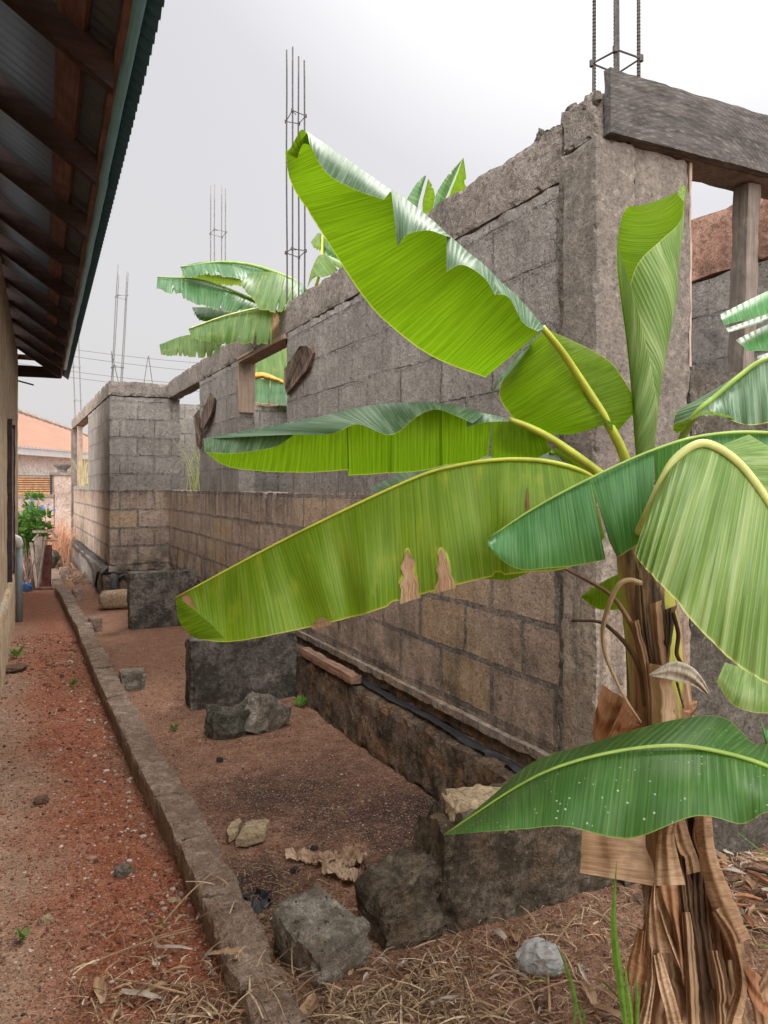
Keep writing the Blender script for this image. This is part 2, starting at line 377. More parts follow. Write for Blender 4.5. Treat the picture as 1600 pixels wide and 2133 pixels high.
def mat_leaf(name, c0, c1, ct, tf=.45, rough=.45, vein=.35, veinc=(.5, .6, .2), spots=None, stripes=.0, period=.015, edgec=(.55, .6, .08), patch=None, gloss=.4):
    """banana blade. u = metres along the rib, v = 0 rib .. 1 margin"""
    t = NT(name); uv = t.uv(); U, V, _ = t.sep(uv)
    p = t.obj()
    n1 = t.noise(p, 5, 4, .6)
    line = t.noise(t.comb(t.math('MULTIPLY', U, 1.), 0, t.math('MULTIPLY', V, .008)), 190, 3, .6)
    band = t.noise(t.comb(U, t.math('MULTIPLY', V, .022), 0), 30, 3, .6)
    wob = t.math('MULTIPLY', t.noise(t.comb(U, t.math('MULTIPLY', V, .12), 0), 9, 1), .008)
    ph = t.math('FRACT', t.math('DIVIDE', t.math('ADD', U, wob), period))
    vn = t.math('SUBTRACT', 1., t.math('MULTIPLY', t.math('ABSOLUTE', t.math('SUBTRACT', ph, .5)), 11.), clamp=True)
    vn = t.math('MULTIPLY', vn, t.ramp(band, [(.3, .35), (.7, 1.)]))
    col = t.mix(t.ramp(n1, [(.3, 0), (.7, 1)]), c0, c1)
    col = t.mix(t.ramp(line, [(.36, .55), (.56, 0)]), col, tuple(a*.5 for a in c0))
    sn = t.math('SINE', t.math('MULTIPLY', t.math('ADD', U, wob), 2*pi/(period*.5)))
    col = t.mix(t.math('MULTIPLY', t.math('ADD', sn, 1.), .17), col, tuple(a*.45 for a in c0))
    if stripes: col = t.mix(t.math('MULTIPLY', t.ramp(band, [(.48, 0), (.62, 1)]), stripes), col, veinc)
    col = t.mix(t.math('MULTIPLY', vn, vein), col, veinc)
    if patch: col = t.mix(t.ramp(t.noise(t.comb(U, t.math('MULTIPLY', V, .1), 2.), 22, 5, .65), [(.54, 0), (.68, .7)]), col, patch)
    if spots:
        v = t.vor(p, 110); vc = t.sep(t.vor(p, 110, out='Color'))[0]
        sp = t.math('MULTIPLY', t.math('LESS_THAN', v, .2), t.math('LESS_THAN', vc, spots[1]))
        sp = t.math('MULTIPLY', sp, t.ramp(t.noise(p, 9, 3), [(.45, 0), (.6, 1)]))
        col = t.mix(sp, col, spots[0])
    eg = t.ramp(V, [(.984, 0), (.996, .85)])
    col = t.mix(eg, col, edgec)
    tcol = t.mix(t.ramp(line, [(.35, .6), (.57, 0)]), ct, tuple(a*.5 for a in ct))
    tcol = t.mix(t.math('MULTIPLY', t.math('ADD', sn, 1.), .15), tcol, tuple(a*.5 for a in ct))
    tcol = t.mix(t.math('MULTIPLY', vn, vein*1.4), tcol, tuple(min(1, a*1.35+.05) for a in ct))
    tcol = t.mix(t.ramp(band, [(.35, .3), (.6, 0)]), tcol, tuple(a*.7 for a in ct))
    tcol = t.mix(eg, tcol, (.5, .6, .06))
    h = t.math('ADD', t.math('MULTIPLY', t.math('SINE', t.math('MULTIPLY', t.math('ADD', U, wob), 2*pi/period)), .5), t.math('MULTIPLY', line, .8))
    nrm = t.bump(h, .0009, .6)
    s = t.bsdf(col, rough, nrm, gloss)
    tr = t.n('ShaderNodeBsdfTranslucent', Color=tcol, Normal=nrm).outputs[0]
    return t.done(t.n('ShaderNodeMixShader', i0=tf, i1=s, i2=tr).outputs[0])

def mat_dry(name, c0, c1, c2, tf=.15, along=False):
    t = NT(name); uv = t.uv(); U, V, _ = t.sep(uv); p = t.obj()
    if along: U, V = t.math('MULTIPLY', V, .07), t.math('MULTIPLY', U, 1.5)
    line = t.noise(t.comb(U, t.math('MULTIPLY', V, .012), 0), 150, 5, .65); n = t.noise(p, 6, 3, .5)
    col = t.ramp(t.math('ADD', t.math('MULTIPLY', n, .7), t.math('MULTIPLY', line, .3)), [(.38, c0), (.5, c1), (.62, c2)])
    col = t.mix(t.ramp(line, [(.35, .35), (.52, 0)]), col, tuple(a*.5 for a in c0))
    col = t.mix(t.ramp(t.noise(p, 8, 4, .6), [(.58, 0), (.72, .35)]), col, (.1, .06, .035))
    nrm = t.bump(t.math('ADD', line, t.noise(p, 18, 2)), .0035, .9)
    s = t.bsdf(col, .8, nrm, .2); tr = t.n('ShaderNodeBsdfTranslucent', Color=col).outputs[0]
    return t.done(t.n('ShaderNodeMixShader', i0=tf, i1=s, i2=tr).outputs[0])

def mat_ground():
    t = NT('laterite_ground'); p = t.pos(); X, Y, Z = t.sep(p)
    n1 = t.noise(p, 1.3, 6, .6); n2 = t.noise(p, 9, 6, .7); n3 = t.noise(p, 75, 5, .75); n4 = t.noise(p, 260, 3, .7)
    red = t.ramp(n2, [(.3, (.20, .055, .026)), (.5, (.33, .10, .05)), (.7, (.45, .17, .095))])
    brown = t.ramp(n2, [(.3, (.17, .092, .06)), (.5, (.29, .165, .108)), (.7, (.4, .25, .172))])
    sand = t.ramp(n2, [(.3, (.24, .16, .11)), (.6, (.40, .3, .22))])
    xw = t.math('ADD', X, t.math('MULTIPLY', t.math('SUBTRACT', n1, .5), .9))
    left = t.ramp(xw, [(.0, 1), (.28, 0)])
    right = t.ramp(t.math('SUBTRACT', xw, .35), [(.1, 0), (.35, 1)])
    col = t.mix(t.math('MULTIPLY', left, .8), red, sand)
    col = t.mix(t.math('MULTIPLY', right, .9), col, brown)
    # far part of the lane: bare dry pinkish soil
    far = t.ramp(t.math('DIVIDE', Y, 20.), [(.25, 0), (.5, .5)])
    col = t.mix(far, col, (.33, .16, .105))
    # soot patches
    def spot(cx, cy, r, s=1.):
        d = t.n('ShaderNodeVectorMath', {'operation': 'DISTANCE'}, i0=t.comb(X, Y, 0), i1=(cx, cy, 0)).outputs['Value']
        d = t.math('ADD', t.math('DIVIDE', d, r), t.math('MULTIPLY', t.math('SUBTRACT', n2, .5), 1.6))
        return t.ramp(t.math('MULTIPLY', d, .5), [(.2, min(1., s*1.25)), (.85, 0)])
    for px, py, r, s in ((900, 1690, .22, .8), (790, 1700, .2, .6), (530, 1665, .25, .55), (650, 1650, .3, .5), (850, 1760, .14, .6), (680, 1730, .16, .5), (540, 1840, .2, .7), (700, 1600, .4, .3), (820, 1800, .12, .5)):
        g = G(px, py); col = t.mix(spot(g.x, g.y, r, s), col, (.03, .025, .024))
    col = t.mix(t.ramp(n3, [(.38, .75), (.5, 0)]), col, (.05, .03, .022))
    col = t.mix(t.ramp(n3, [(.56, 0), (.68, .6)]), col, (.46, .3, .2))
    # fine gravel
    v = t.vor(p, 85); vc = t.vor(p, 85, out='Color'); r = t.sep(vc)[0]
    gc = t.ramp(t.sep(vc)[1], [(0, (.05, .035, .03)), (.3, (.24, .085, .045)), (.55, (.36, .2, .12)), (.82, (.3, .22, .17)), (.95, (.5, .4, .32))], 'CONSTANT')
    gm = t.math('MULTIPLY', t.math('LESS_THAN', v, .42), t.math('GREATER_THAN', r, .55))
    col = t.mix(t.math('MULTIPLY', gm, .8), col, gc)
    v2 = t.vor(p, 210); vc2 = t.vor(p, 210, out='Color')
    gm2 = t.math('MULTIPLY', t.math('LESS_THAN', v2, .45), t.math('GREATER_THAN', t.sep(vc2)[0], .5))
    gc2 = t.ramp(t.sep(vc2)[1], [(0, (.05, .03, .025)), (.4, (.3, .11, .06)), (.7, (.4, .28, .2)), (.93, (.6, .52, .45))], 'CONSTANT')
    col = t.mix(t.math('MULTIPLY', gm2, .7), col, gc2)
    h = t.math('ADD', t.math('ADD', t.math('MULTIPLY', n3, .8), t.math('MULTIPLY', n2, .6)), t.math('ADD', t.math('MULTIPLY', gm, t.math('SUBTRACT', .6, v)), t.math('MULTIPLY', n4, .3)))
    return t.done(t.bsdf(col, .95, t.bump(h, .012, 1.), .15))

M_ground = mat_ground()
M_blkY = mat_block('block_wall_long', 'y'); M_blkX = mat_block('block_wall_cross', 'x')
M_beam = mat_concrete('cast_beam', (.16, .138, .12), (.235, .2, .175), (.33, .285, .25), 1., .5)
M_col = mat_concrete('cement_render', (.20, .17, .145), (.30, .255, .21), (.40, .335, .27), .8, .25, .006, warm=(.27, .19, .14), upper=(.15, .133, .118))
M_front = mat_concrete('rough_grey_render', (.07, .061, .05), (.12, .104, .086), (.185, .163, .138), 1.2, .6, .016)
M_pink = mat_concrete('pinkish_render', (.22, .13, .095), (.34, .19, .14), (.44, .27, .2), 1.1, .4, .01)
M_plinth = mat_concrete('dirty_plinth', (.11, .08, .06), (.2, .145, .105), (.3, .215, .155), 1.3, .7, .022, moss=(.052, .044, .032), warm=(.33, .17, .08))
M_stub = mat_concrete('blackened_block', (.11, .098, .086), (.2, .18, .158), (.33, .295, .26), 1.2, .6, .018, moss=(.05, .045, .038))
M_stub2 = mat_concrete('mouldy_block', (.13, .108, .083), (.23, .185, .14), (.34, .275, .21), 1.4, .7, .022, moss=(.055, .045, .03), warm=(.2, .13, .08))
M_kerb = mat_concrete('worn_kerb', (.26, .18, .135), (.40, .295, .23), (.54, .425, .345), 1.5, .8, .018, moss=(.25, .175, .13))
M_rock = mat_concrete('chunk', (.27, .235, .195), (.42, .375, .32), (.56, .515, .45), 1.6, .9, .022, warm=(.23, .16, .105), moss=(.15, .13, .1))
M_rockd = mat_concrete('mossy_chunk', (.11, .1, .08), (.19, .175, .14), (.29, .265, .215), 2., .6, .018, moss=(.05, .055, .035))
M_tan = mat_concrete('tan_block', (.3, .22, .14), (.42, .32, .2), (.52, .41, .28), 1.5, .5, .01)
M_wood = mat_wood('grey_timber', (.05, .046, .043), (.115, .106, .098), 'x', 1.4, saw=True)
M_woodz = mat_wood('brown_post', (.12, .098, .082), (.22, .185, .16), 'z')
M_wooden = mat_wood('pale_frame_timber', (.3, .215, .165), (.42, .32, .26), 'z')
M_woodeny = mat_wood('pale_frame_timber_long', (.24, .165, .125), (.36, .26, .2), 'y')
M_bark = mat_wood('bark_board', (.05, .034, .026), (.2, .145, .11), 'z', .8)
M_rusty = mat_plain('rusted_rebar', (.06, .052, .05), .75, .4, 60)
M_rusty2 = mat_plain('grey_rebar', (.16, .155, .15), .8, .3, 60)
M_blackpl = mat_plain('black_plastic', (.012, .012, .014), .5, .4, 40, spec=.5)

# ------------------------------------------------------------------ ground
def spaced(a, b, fine0, fine1, r):
    xs = []; x = fine0
    while x <= fine1: xs.append(x); x += r
    s = r; x = fine1
    while x < b: s *= 1.35; x += s; xs.append(min(x, b))
    s = r; x = fine0; lo = []
    while x > a: s *= 1.35; x -= s; lo.append(max(x, a))
    return lo[::-1]+xs
xs = spaced(-400, 400, -.5, 3.3, .035); ys = spaced(-60, 800, 1.0, 7., .035)
mb = MB(); rows = []
for x in xs:
    row = []
    for y in ys:
        z = 0
        if -1 < x < 4 and 0 < y < 18:
            p = (x, y, 0); z = .014*nz(p, 1.4, 3)+.006*nz(p, 7, 9)+.003*nz(p, 25, 4)
            if x > 1.6: z += .015*min(1, (x-1.6)*3)
        row.append(Vector((x, y, z)))
    rows.append(row)
mb.quadgrid(rows)
g = mb.build('ground', M_ground, smooth=True, origin=(0, 0, 0)); tag(g, kind='structure')

# ------------------------------------------------------------------ unfinished building
WX = 1.95; T = .16
B = thing('unfinished_building', 'roofless grey concrete block building under construction, rebar rising from its columns', 'building', (WX, 2.22, 0))
def part(name, mat, dims, parent=B, res=.06, amp=.004, edge=.01, label=None, warp=None, sc=9, seed=None):
    m_ = MB(); m_.rbox(*dims, res=res, amp=amp, edge=edge, warp=warp, sc=sc, seed=R.random()*50 if seed is None else seed)
    o = m_.build(name, mat, parent)
    if label: o['label'] = label
    return o
part('wall', M_blkY, (WX, WX+T, 2.41, 5.75, .40, 2.70), res=.045, amp=.004, label='long near wall of bare grey and tan blocks')
part('column', M_col, (WX-.012, WX+.18, 2.20, 2.405, .385, 2.79), res=.02, amp=.004, edge=.009, label='cement corner column')
def bw(q):
    return q
part('ring_beam', M_beam, (WX-.003, WX+T, 2.409, 10.74, 2.7005, 2.93), res=.03, amp=.0035, edge=.010, label='cast beam along the wall top')
part('beam_end', M_beam, (WX-.006, WX+T, 2.212, 2.407, 2.7925, 2.965), res=.018, amp=.006, edge=.022)
# window bay
part('wall', M_blkY, (WX, WX+T, 5.752, 7.148, .40, 1.45), res=.05, amp=.007, edge=.02, label='low wall under the window opening')
part('wall', M_blkY, (WX, WX+T, 7.15, 8.84, .40, 2.70), label='narrow pier with a bark board nailed on')
part('wall', M_blkY, (WX, WX+T, 8.842, 10.74, .40, 1.45), label='low wall in the doorway gap', edge=.02)
wf = thing('window_frame', None, None); wf.parent = B; wf['_w'] = [0, 0, 0]; wf.location = (-WX, -2.22, 0)
wf['label'] = 'partial pale timber frame in the opening'
mb = MB(); mb.box(WX-.01, WX+T-.01, 7.115, 7.146, 2.20, 2.69, jit=.004); mb.build('frame_post', M_wooden, wf)
mb = MB(); mb.box(WX-.012, WX+T-.012, 5.77, 7.11, 2.665, 2.70, jit=.004); mb.build('frame_head', M_woodeny, wf)
mb = MB(); mb.box(WX-.02, WX+.005, 6.6, 7.14, 2.69, 2.72, jit=.006); mb.build('frame_batten', M_woodeny, wf)
# projecting bay
BX = 1.19
part('bay_wall', M_blkX, (BX, WX+T, 10.75, 10.91, .45, 2.70), res=.06, label='blank face of the projecting bay')
part('bay_wall', M_blkY, (BX, BX+T, 10.912, 13.9, .45, 2.70), res=.07)
part('bay_wall', M_blkY, (BX, BX+T, 13.902, 17.2, .45, 1.5), res=.08)
part('bay_beam', M_beam, (BX-.015, WX+T+.01, 10.735, 10.93, 2.705, 2.90), res=.05, amp=.008, edge=.02)
part('bay_beam', M_beam, (BX-.015, BX+T+.01, 10.932, 17.6, 2.705, 2.90), res=.07, amp=.008, edge=.02)
part('bay_post', M_woodz, (BX-.03, BX+.12, 17.3, 17.5, 0, 2.70), res=.1)
part('bay_post', M_wooden, (BX+.02, BX+.12, 16.4, 16.5, 1.5, 2.70), res=.1)
part('bay_plinth', M_stub2, (BX-.09, WX, 10.66, 10.95, 0, .33), amp=.01, edge=.03)
part('bay_plinth', M_beam, (BX-.09, BX+.1, 10.952, 17.4, 0, .40), amp=.01, edge=.03, res=.08)
part('bay_ledge', M_blkX, (BX-.02, WX+.0, 10.73, 10.9, .365, .452), amp=.006, edge=.02)
# plinth + recess of the long wall
def plw(q):
    q = q.copy()
    if q.z > .2 and q.x < WX-.04: q.z -= .02+.02*max(0, nz((q.x, q.y, 0), 4, 7))
    if q.x < WX: q.x -= max(0, .25-q.z)*.12
    return q
part('plinth', M_plinth, (WX-.115, WX+T+.02, 2.24, 10.6, 0, .325), res=.04, amp=.013, edge=.02, warp=plw, sc=11, label='dirty foundation step at the foot of the long wall')
part('recess_course', M_plinth, (WX-.012, WX+T-.02, 2.26, 10.6, .33, .385), amp=.01, edge=.0)
part('wall_lip', M_col, (WX-.028, WX+T-.01, 2.22, 5.75, .385, .425), amp=.003, edge=.006, res=.035)
# front face
part('front_pier', M_col, (WX+.185, 2.43, 2.212, 2.37, .39, 2.79), res=.035, amp=.005, edge=.012, label='rendered pier with remains of timber on it')
part('front_wall', M_front, (2.432, 4.4, 2.215, 2.37, .0, 1.97), res=.045, amp=.008, edge=.012, label='rough grey wall below the front opening')
part('front_footing', M_front, (2.03, 4.4, 2.16, 2.212, -.02, .27), res=.035, amp=.012, edge=.02)
part('front_pier', M_col, (3.55, 4.4, 2.22, 2.37, 1.975, 2.79), res=.06)
for gx0, gx1 in ((WX+.17, WX+.178),):
    pass
part('corner_groove', M_bark, (WX+.1815, WX+.1845, 2.206, 2.3, .42, 2.78), res=.05, amp=.002, edge=0)
part('corner_strip', M_front, (WX-.016, WX-.004, 2.385, 2.412, .45, 2.70), res=.02, amp=.006, edge=.006)
# board over the opening
def bdw(q):
    q = q.copy()
    if q.z > 3.0: q.z += .004*nz((q.x, 0, 0), 12, 2)
    return q
part('shutter_board', M_wood, (1.975, 3.9, 2.165, 2.203, 2.795, 3.035), res=.03, amp=.0012, edge=.005, warp=bdw, label='weathered grey sawn board across the front lintel')
part('shutter_board', M_wood, (2.16, 3.9, 2.375, 2.405, 2.87, 3.06), res=.04, amp=.003, edge=.008)
part('lintel', M_woodz, (2.12, 3.9, 2.215, 2.37, 2.795, 2.93), res=.05, amp=.003, edge=.004, label='brown timber lintel')
part('opening_post', M_woodz, (2.775, 2.85, 2.25, 2.33, 1.975, 2.79), res=.05, amp=.003, edge=.005, warp=lambda q: Vector((q.x+(q.z-1.97)*.045, q.y, q.z)), label='timber post standing in the front opening')
part('jamb_board', M_wooden, (2.433, 2.448, 2.22, 2.36, 1.975, 2.79), res=.06, amp=.002, edge=.003)
# interior walls
part('rear_wall', M_blkY, (3.30, 3.46, 2.5, 13.2, 0, 2.60), res=.09, amp=.01, edge=.02, label='inner rear wall seen through the openings')
part('rear_wall_band', M_pink, (3.292, 3.46, 2.5, 13.2, 2.602, 2.93), res=.07, amp=.005, edge=.018, label='pinkish rendered top band of the rear wall')
part('partition_wall', M_blkX, (WX+T+.002, 3.28, 8.85, 9.0, 0, 2.46), res=.09)
part('cross_wall', M_blkX, (BX+T+.002, 3.28, 13.2, 13.36, 0, 2.9), res=.09)
# crumbs of concrete on the corner top
mb = MB()
for i in range(34):
    y = R.uniform(2.2, 2.6); mb.blob((WX+R.uniform(0, .12), y, 2.93+R.uniform(-.02, .06)*(1 if y < 2.42 else .3)), R.uniform(.008, .03), R.uniform(.008, .03), R.uniform(.008, .03), seed=i, amp=.5, n=8)
mb.build('corner_crumbs', M_front, B)['kind'] = 'stuff'

# rebar
def rebars(cx, cy, z0, tops, dx=.13, dy=.13, r=.006, stir=(), mat=M_rusty, lean=(0, 0), label=None):
    root = bpy.data.objects.new('rebar_cage', None); COL.objects.link(root); root.parent = B
    root.location = (cx-WX, cy-2.22, z0); root['_w'] = [cx, cy, z0]
    if label: root['label'] = label
    cs = [(-dx/2, -dy/2), (dx/2, -dy/2), (-dx/2, dy/2), (dx/2, dy/2)]
    H = max(tops)
    for (a, b), tp in zip(cs, tops):
        if tp <= 0: continue
        pts = []; n = 12; s0 = R.random()*9
        for i in range(n+1):
            z = -.3+(tp-z0+.3)*i/n
            pts.append((cx+a+lean[0]*max(0, z)+.006*nz((z, s0, 0), 1.2), cy+b+lean[1]*max(0, z)+.006*nz((z, s0, 5), 1.2), z0+z))
        m_ = MB(); m_.tube(pts, r, n=8)
        # twisted ribs
        L = tp-z0; k = int(L/.014)
        if r > .0068:
            for i in range(k):
                z = z0+i*.014; zz = z-z0
                c = Vector((cx+a+lean[0]*zz, cy+b+lean[1]*zz, z)); m_.tube([c-Vector((0, 0, .002)), c+Vector((0, 0, .002))], r*1.1, n=8)
        m_.build('rebar', mat, root, smooth=True)
    for z in stir:
        q = [(cx+a*1.1+lean[0]*(z-z0), cy+b*1.1+lean[1]*(z-z0), z+R.uniform(-.012, .012)) for a, b in (cs[0], cs[1], cs[3], cs[2], cs[0])]
        q.append((q[-1][0]+.05, q[-1][1]+.06, z+.015))
        m_ = MB(); m_.tube(q, r*.6, n=6)
        for c in q[:4]: m_.tube([Vector(c)+Vector((0, 0, -.012)), Vector(c)+Vector((0, 0, .012))], r*1.5, n=6)
        m_.build('stirrup', mat, root)
rebars(2.14, 2.315, 2.93, [4.2, 4.2, 4.2, 4.2], .118, .118, .0069, (3.17,), label='thick rebar above the near corner')
rebars(WX+.085, 5.78, 2.93, [4.93, 4.85, 4.98, 4.95], .10, .14, .0068, (3.35, 4.42), label='tall dark rebar above the long wall')
rebars(WX+.085, 8.30, 2.93, [4.75, 4.72, 4.78, 4.8], .12, .17, .006, (4.25,), M_rusty2, label='rebar rising behind the banana leaves')
rebars(BX+.1, 10.85, 2.9, [4.32, 4.36, 4.5, 4.42], .12, .16, .006, (3.1, 4.05), M_rusty2, lean=(.055, 0), label='leaning rebar on the bay corner')
rebars(BX+.1, 17.3, 2.9, [4.9, 4.7, 5.1, 4.8], .12, .16, .006, (3.3, 4.0), M_rusty2, lean=(-.03, 0))
m_ = MB()
m_.tube([(BX+.05, 10.8, 2.88), (BX+.03, 10.8, 3.3)], .007, n=6); m_.tube([(BX+.12, 10.8, 2.88), (BX+.03, 10.8, 3.28)], .006, n=6)
m_.build('bent_rebar', M_rusty2, B)
m_ = MB(); m_.tube([(1.64, 10.85, 2.88), (1.70, 10.85, 3.28)], .006, n=6); m_.tube([(1.76, 10.85, 2.88), (1.705, 10.85, 3.28)], .006, n=6); m_.build('bent_rebar', M_rusty2, B)

# bark boards hung on the wall
def board(name, pts, th, label, mat=M_bark):
    m_ = MB(); pts = [Vector(p) for p in pts]; n = len(pts)
    nrm = (pts[1]-pts[0]).cross(pts[-1]-pts[0]).normalized()*th
    dense = []
    for i in range(n):
        for k in range(6):
            q = pts[i].lerp(pts[(i+1) % n], k/6); dense.append(q+nv(q, 25)*.012)
    b = len(m_.v); N = len(dense)
    for q in dense: m_.v.append(q)
    for q in dense: m_.v.append(q+nrm)
    m_.f.append(list(range(N))); m_.f.append([N+i for i in range(N)][::-1]); m_.mi += [0, 0]; m_.uv += [[(0, 0)]*N]*2
    for i in range(N):
        j = (i+1) % N; m_.f.append([i, j, N+j, N+i]); m_.mi.append(0); m_.uv.append([(0, 0)]*4)
    return m_.build(name, mat)
def onwall(px, py, off):  # point on the plane x = WX-off seen at (px, py)
    d = FW+RT*((px-800)/F)+UP*((HOR-py)/F); k = (WX-off)/d.x
    return Vector((0, 0, CAMZ))+d*k
o = board('bark_board', [onwall(592, 770, .05), onwall(622, 722, .07), onwall(648, 718, .02), onwall(652, 738, .02), onwall(640, 768, .03), onwall(620, 795, .03), onwall(597, 822, .03), onwall(592, 800, .05)], .025, '')
tag(o, 'rough brown bark board hanging on the long wall beside the window opening', 'board')
bb = thing('bark_board', 'dark split bark board on the narrow pier beside the doorway gap', 'board', onwall(420, 890, .05))
o = board('bark_strip', [onwall(403, 868, .09), onwall(412, 855, .09), onwall(419, 905, .05), onwall(416, 935, .05), onwall(410, 930, .07), onwall(407, 900, .09)], .02, '')
o2 = board('bark_strip', [onwall(437, 818, .03), onwall(446, 830, .03), onwall(440, 862, .04), onwall(424, 893, .06), onwall(416, 890, .07), onwall(420, 862, .07), onwall(430, 835, .05)], .02, '')
for q in (o, o2):
    lw = Vector(q.location); q.parent = bb; q.location = lw-Vector(bb.location)

# ------------------------------------------------------------------ plastic membrane, timber batten on the plinth
def sheet_strip(pts, wd, drop, seed, mb_):
    rows = []
    for i, p in enumerate(pts):
        row = []
        for j in range(6):
            v = j/5; q = Vector(p)+Vector((-wd*v, 0, -drop(i/(len(pts)-1))*v*v))
            q += nv(q, 3, seed)*.008+nv(q, 34, seed)*.004+nv(q, 90, seed)*.003; row.append(q)
        rows.append(row)
    mb_.quadgrid(rows)
m_ = MB()
pts = [(WX-.03, 2.45+(4.6-2.45)*i/70, .335) for i in range(71)]
sheet_strip(pts, .038, lambda t: .008+.03*max(0, nz((t*9, 0, 0), 1, 3))+(.08 if .12 < t < .18 else 0), 2, m_)
o = m_.build('plastic_membrane', M_blackpl, smooth=True); tag(o, 'crumpled black plastic strip lying along the step of the long wall', 'plastic sheet')
m_ = MB(); pts = [(BX-.0+(.65)*i/30, 10.70, .345+.01*sin(i)) for i in range(31)]
rows = []
for i, p in enumerate(pts):
    row = []
    for j in range(7):
        v = j/6; dr = .05+(.30 if i < 5 else 0)
        q = Vector(p)+Vector((0, -.07*min(1, v*1.5), -dr*v*v)); q += nv(q, 14, 4)*.03+nv(q, 45, 4)*.012; row.append(q)
    rows.append(row)
m_.quadgrid(rows)
rows = []
for i in range(24):
    row = []
    for j in range(6):
        v = j/5; y = 10.7+i*.28; dr = .08+.25*max(0, nz((y, 0, 0), 1.1, 5))+(.2 if i in (3, 4, 22, 23) else 0)
        q = Vector((BX-.02-.09*min(1, v*1.4), y, .425-dr*v)); q += nv(q, 10, 7)*.03; row.append(q)
    rows.append(row)
m_.quadgrid(rows)
o = m_.build('plastic_membrane', M_blackpl, smooth=True); tag(o, 'torn black plastic draped round the foot of the projecting bay', 'plastic sheet')
m_ = MB(); m_.rbox(WX-.125, WX-.055, 4.2, 5.12, .318, .37, res=.03, amp=.0015, edge=.006)
o = m_.build('timber_batten', mat_wood('weathered_batten', (.22, .125, .085), (.4, .25, .18), 'y', 1.2)); tag(o, 'weathered reddish timber batten resting on the step by the near stub wall', 'batten')

# ------------------------------------------------------------------ low stub walls, kerb, blocks
m_ = MB(); m_.rbox(1.085, WX-.12, 5.17, 5.36, -.03, .465, res=.028, amp=.010, edge=.025, sc=8)
tag(m_.build('low_block_wall', M_stub), 'blackened low block wall abutting the long wall beside two loose rocks', 'low wall')
m_ = MB(); m_.rbox(1.13, WX-.12, 8.39, 8.6, -.03, .585, res=.04, amp=.010, edge=.025, sc=8)
tag(m_.build('low_block_wall', M_stub), 'far low block wall in front of the projecting bay, tan sack beside it', 'low wall')
def h3(q):
    q = q.copy(); t = (q.x-1.07)/.95
    hh = (.135+.05*min(1, t/.05)) if t < .13 else (.205+.05*(t-.13)*4 if t < .24 else (.34 if t < .3 else .385))
    hh += .03*nz((q.x, q.y, 0), 9, 1)
    q.z = -.03+(q.z+.03)*(hh+.03)/.43
    gr_ = max(0, 1-abs(t-.235-.03*nz((q.z, 0, 0), 9))/.02); q.y += .035*gr_*(1 if q.y < 2.3 else 0)
    q.x += .05*nz((q.z, q.y, 2), 6)*(1 if t < .3 else .2); q.y += (q.x-1.07)*-.02
    return q
m_ = MB(); m_.rbox(1.075, 2.02, 2.22, 2.42, -.03, .40, res=.02, amp=.014, edge=.02, warp=h3, sc=10)
tag(m_.build('low_block_wall', M_stub2), 'broken stepped low wall beneath the big lowest banana leaf', 'low wall')
def rotbox(name, c, dims, rot, mat, label, cat, res=.02, amp=.012, edge=.025, group=None, sc=10):
    M = Matrix.Translation(Vector(c)) @ Matrix.Rotation(rot[2], 4, 'Z') @ Matrix.Rotation(rot[1], 4, 'Y') @ Matrix.Rotation(rot[0], 4, 'X')
    m_ = MB(); dx, dy, dz = dims
    m_.rbox(-dx/2, dx/2, -dy/2, dy/2, -dz/2, dz/2, res=res, amp=amp, edge=edge, seed=R.random()*40, sc=sc, warp=lambda q: M @ q)
    return tag(m_.build(name, mat), label, cat, group)
rotbox('broken_block', P(1000, 1672, 2.72)+Vector((0, 0, -.02)), (.26, .16, .1), (.05, .1, -.2), M_tan, 'tan broken block lying on top of the stepped low wall', 'block')
rotbox('concrete_chunk', G(688, 2062)+Vector((.02, .15, .055)), (.2, .25, .2), (.2, -.14, .26), M_rock, 'big pale concrete chunk between the kerb and the stepped low wall', 'rock', amp=.011, edge=.03, sc=8)
m_ = MB(); c = G(480, 1541); m_.blob(c+Vector((.02, .12, .07)), .145, .12, .11, seed=4, amp=.35, n=26, boxy=.5)
tag(m_.build('rock', M_rockd, smooth=False), 'dark mossy rock by the blackened low wall', 'rock')
m_ = MB(); c = G(552, 1531); m_.blob(c+Vector((.02, .12, .085)), .15, .12, .135, seed=11, amp=.3, n=26, boxy=.75, M=Matrix.Rotation(.5, 3, 'Y') @ Matrix.Rotation(.4, 3, 'Z'))
tag(m_.build('rock', M_rock, smooth=False), 'light grey angular rock leaning against the dark mossy one', 'rock')
# kerb
K = thing('kerb_wall', 'long low worn concrete kerb running down the red dirt lane', 'kerb', (.65, 8, 0))
def kw(q):
    q = q.copy(); y = q.y
    q.x += .012*sin(y*.9)+.015*nz((0, y, 0), 1.2, 8)
    if q.z > .02: q.z += .012*nz((0, y, 0), .7, 3)+.010*nz((q.x, y, 0), 5, 3)-max(0, 2.45-y)*.11
    if y < 2.3: q.x += .03*nz((0, y, q.z), 7, 1)
    return q
m_ = MB(); y = 1.72; k = 0
while y < 16.5:
    L = .46 if y < 8 else .92
    m_.rbox(.585, .73+R.uniform(-.006, .006), y, y+L-.004, -.06, .1+R.uniform(-.004, .006), res=.026 if y < 5 else .06, amp=.006, edge=.014, seed=k*3.1, warp=kw); y += L; k += 1
m_.build('kerb_course', M_kerb, K)
for (x1, y, h) in ((.91, 5.95, .13), (.86, 8.5, .14), (.86, 10.85, .15), (.88, 13.6, .18), (.86, 15.6, .2)):
    m_ = MB(); m_.rbox(.735, x1, y-.07, y+.1, -.03, h, res=.03, amp=.009, edge=.02, seed=y); m_.build('cross_stub', M_rock if y < 7 else M_kerb, K)
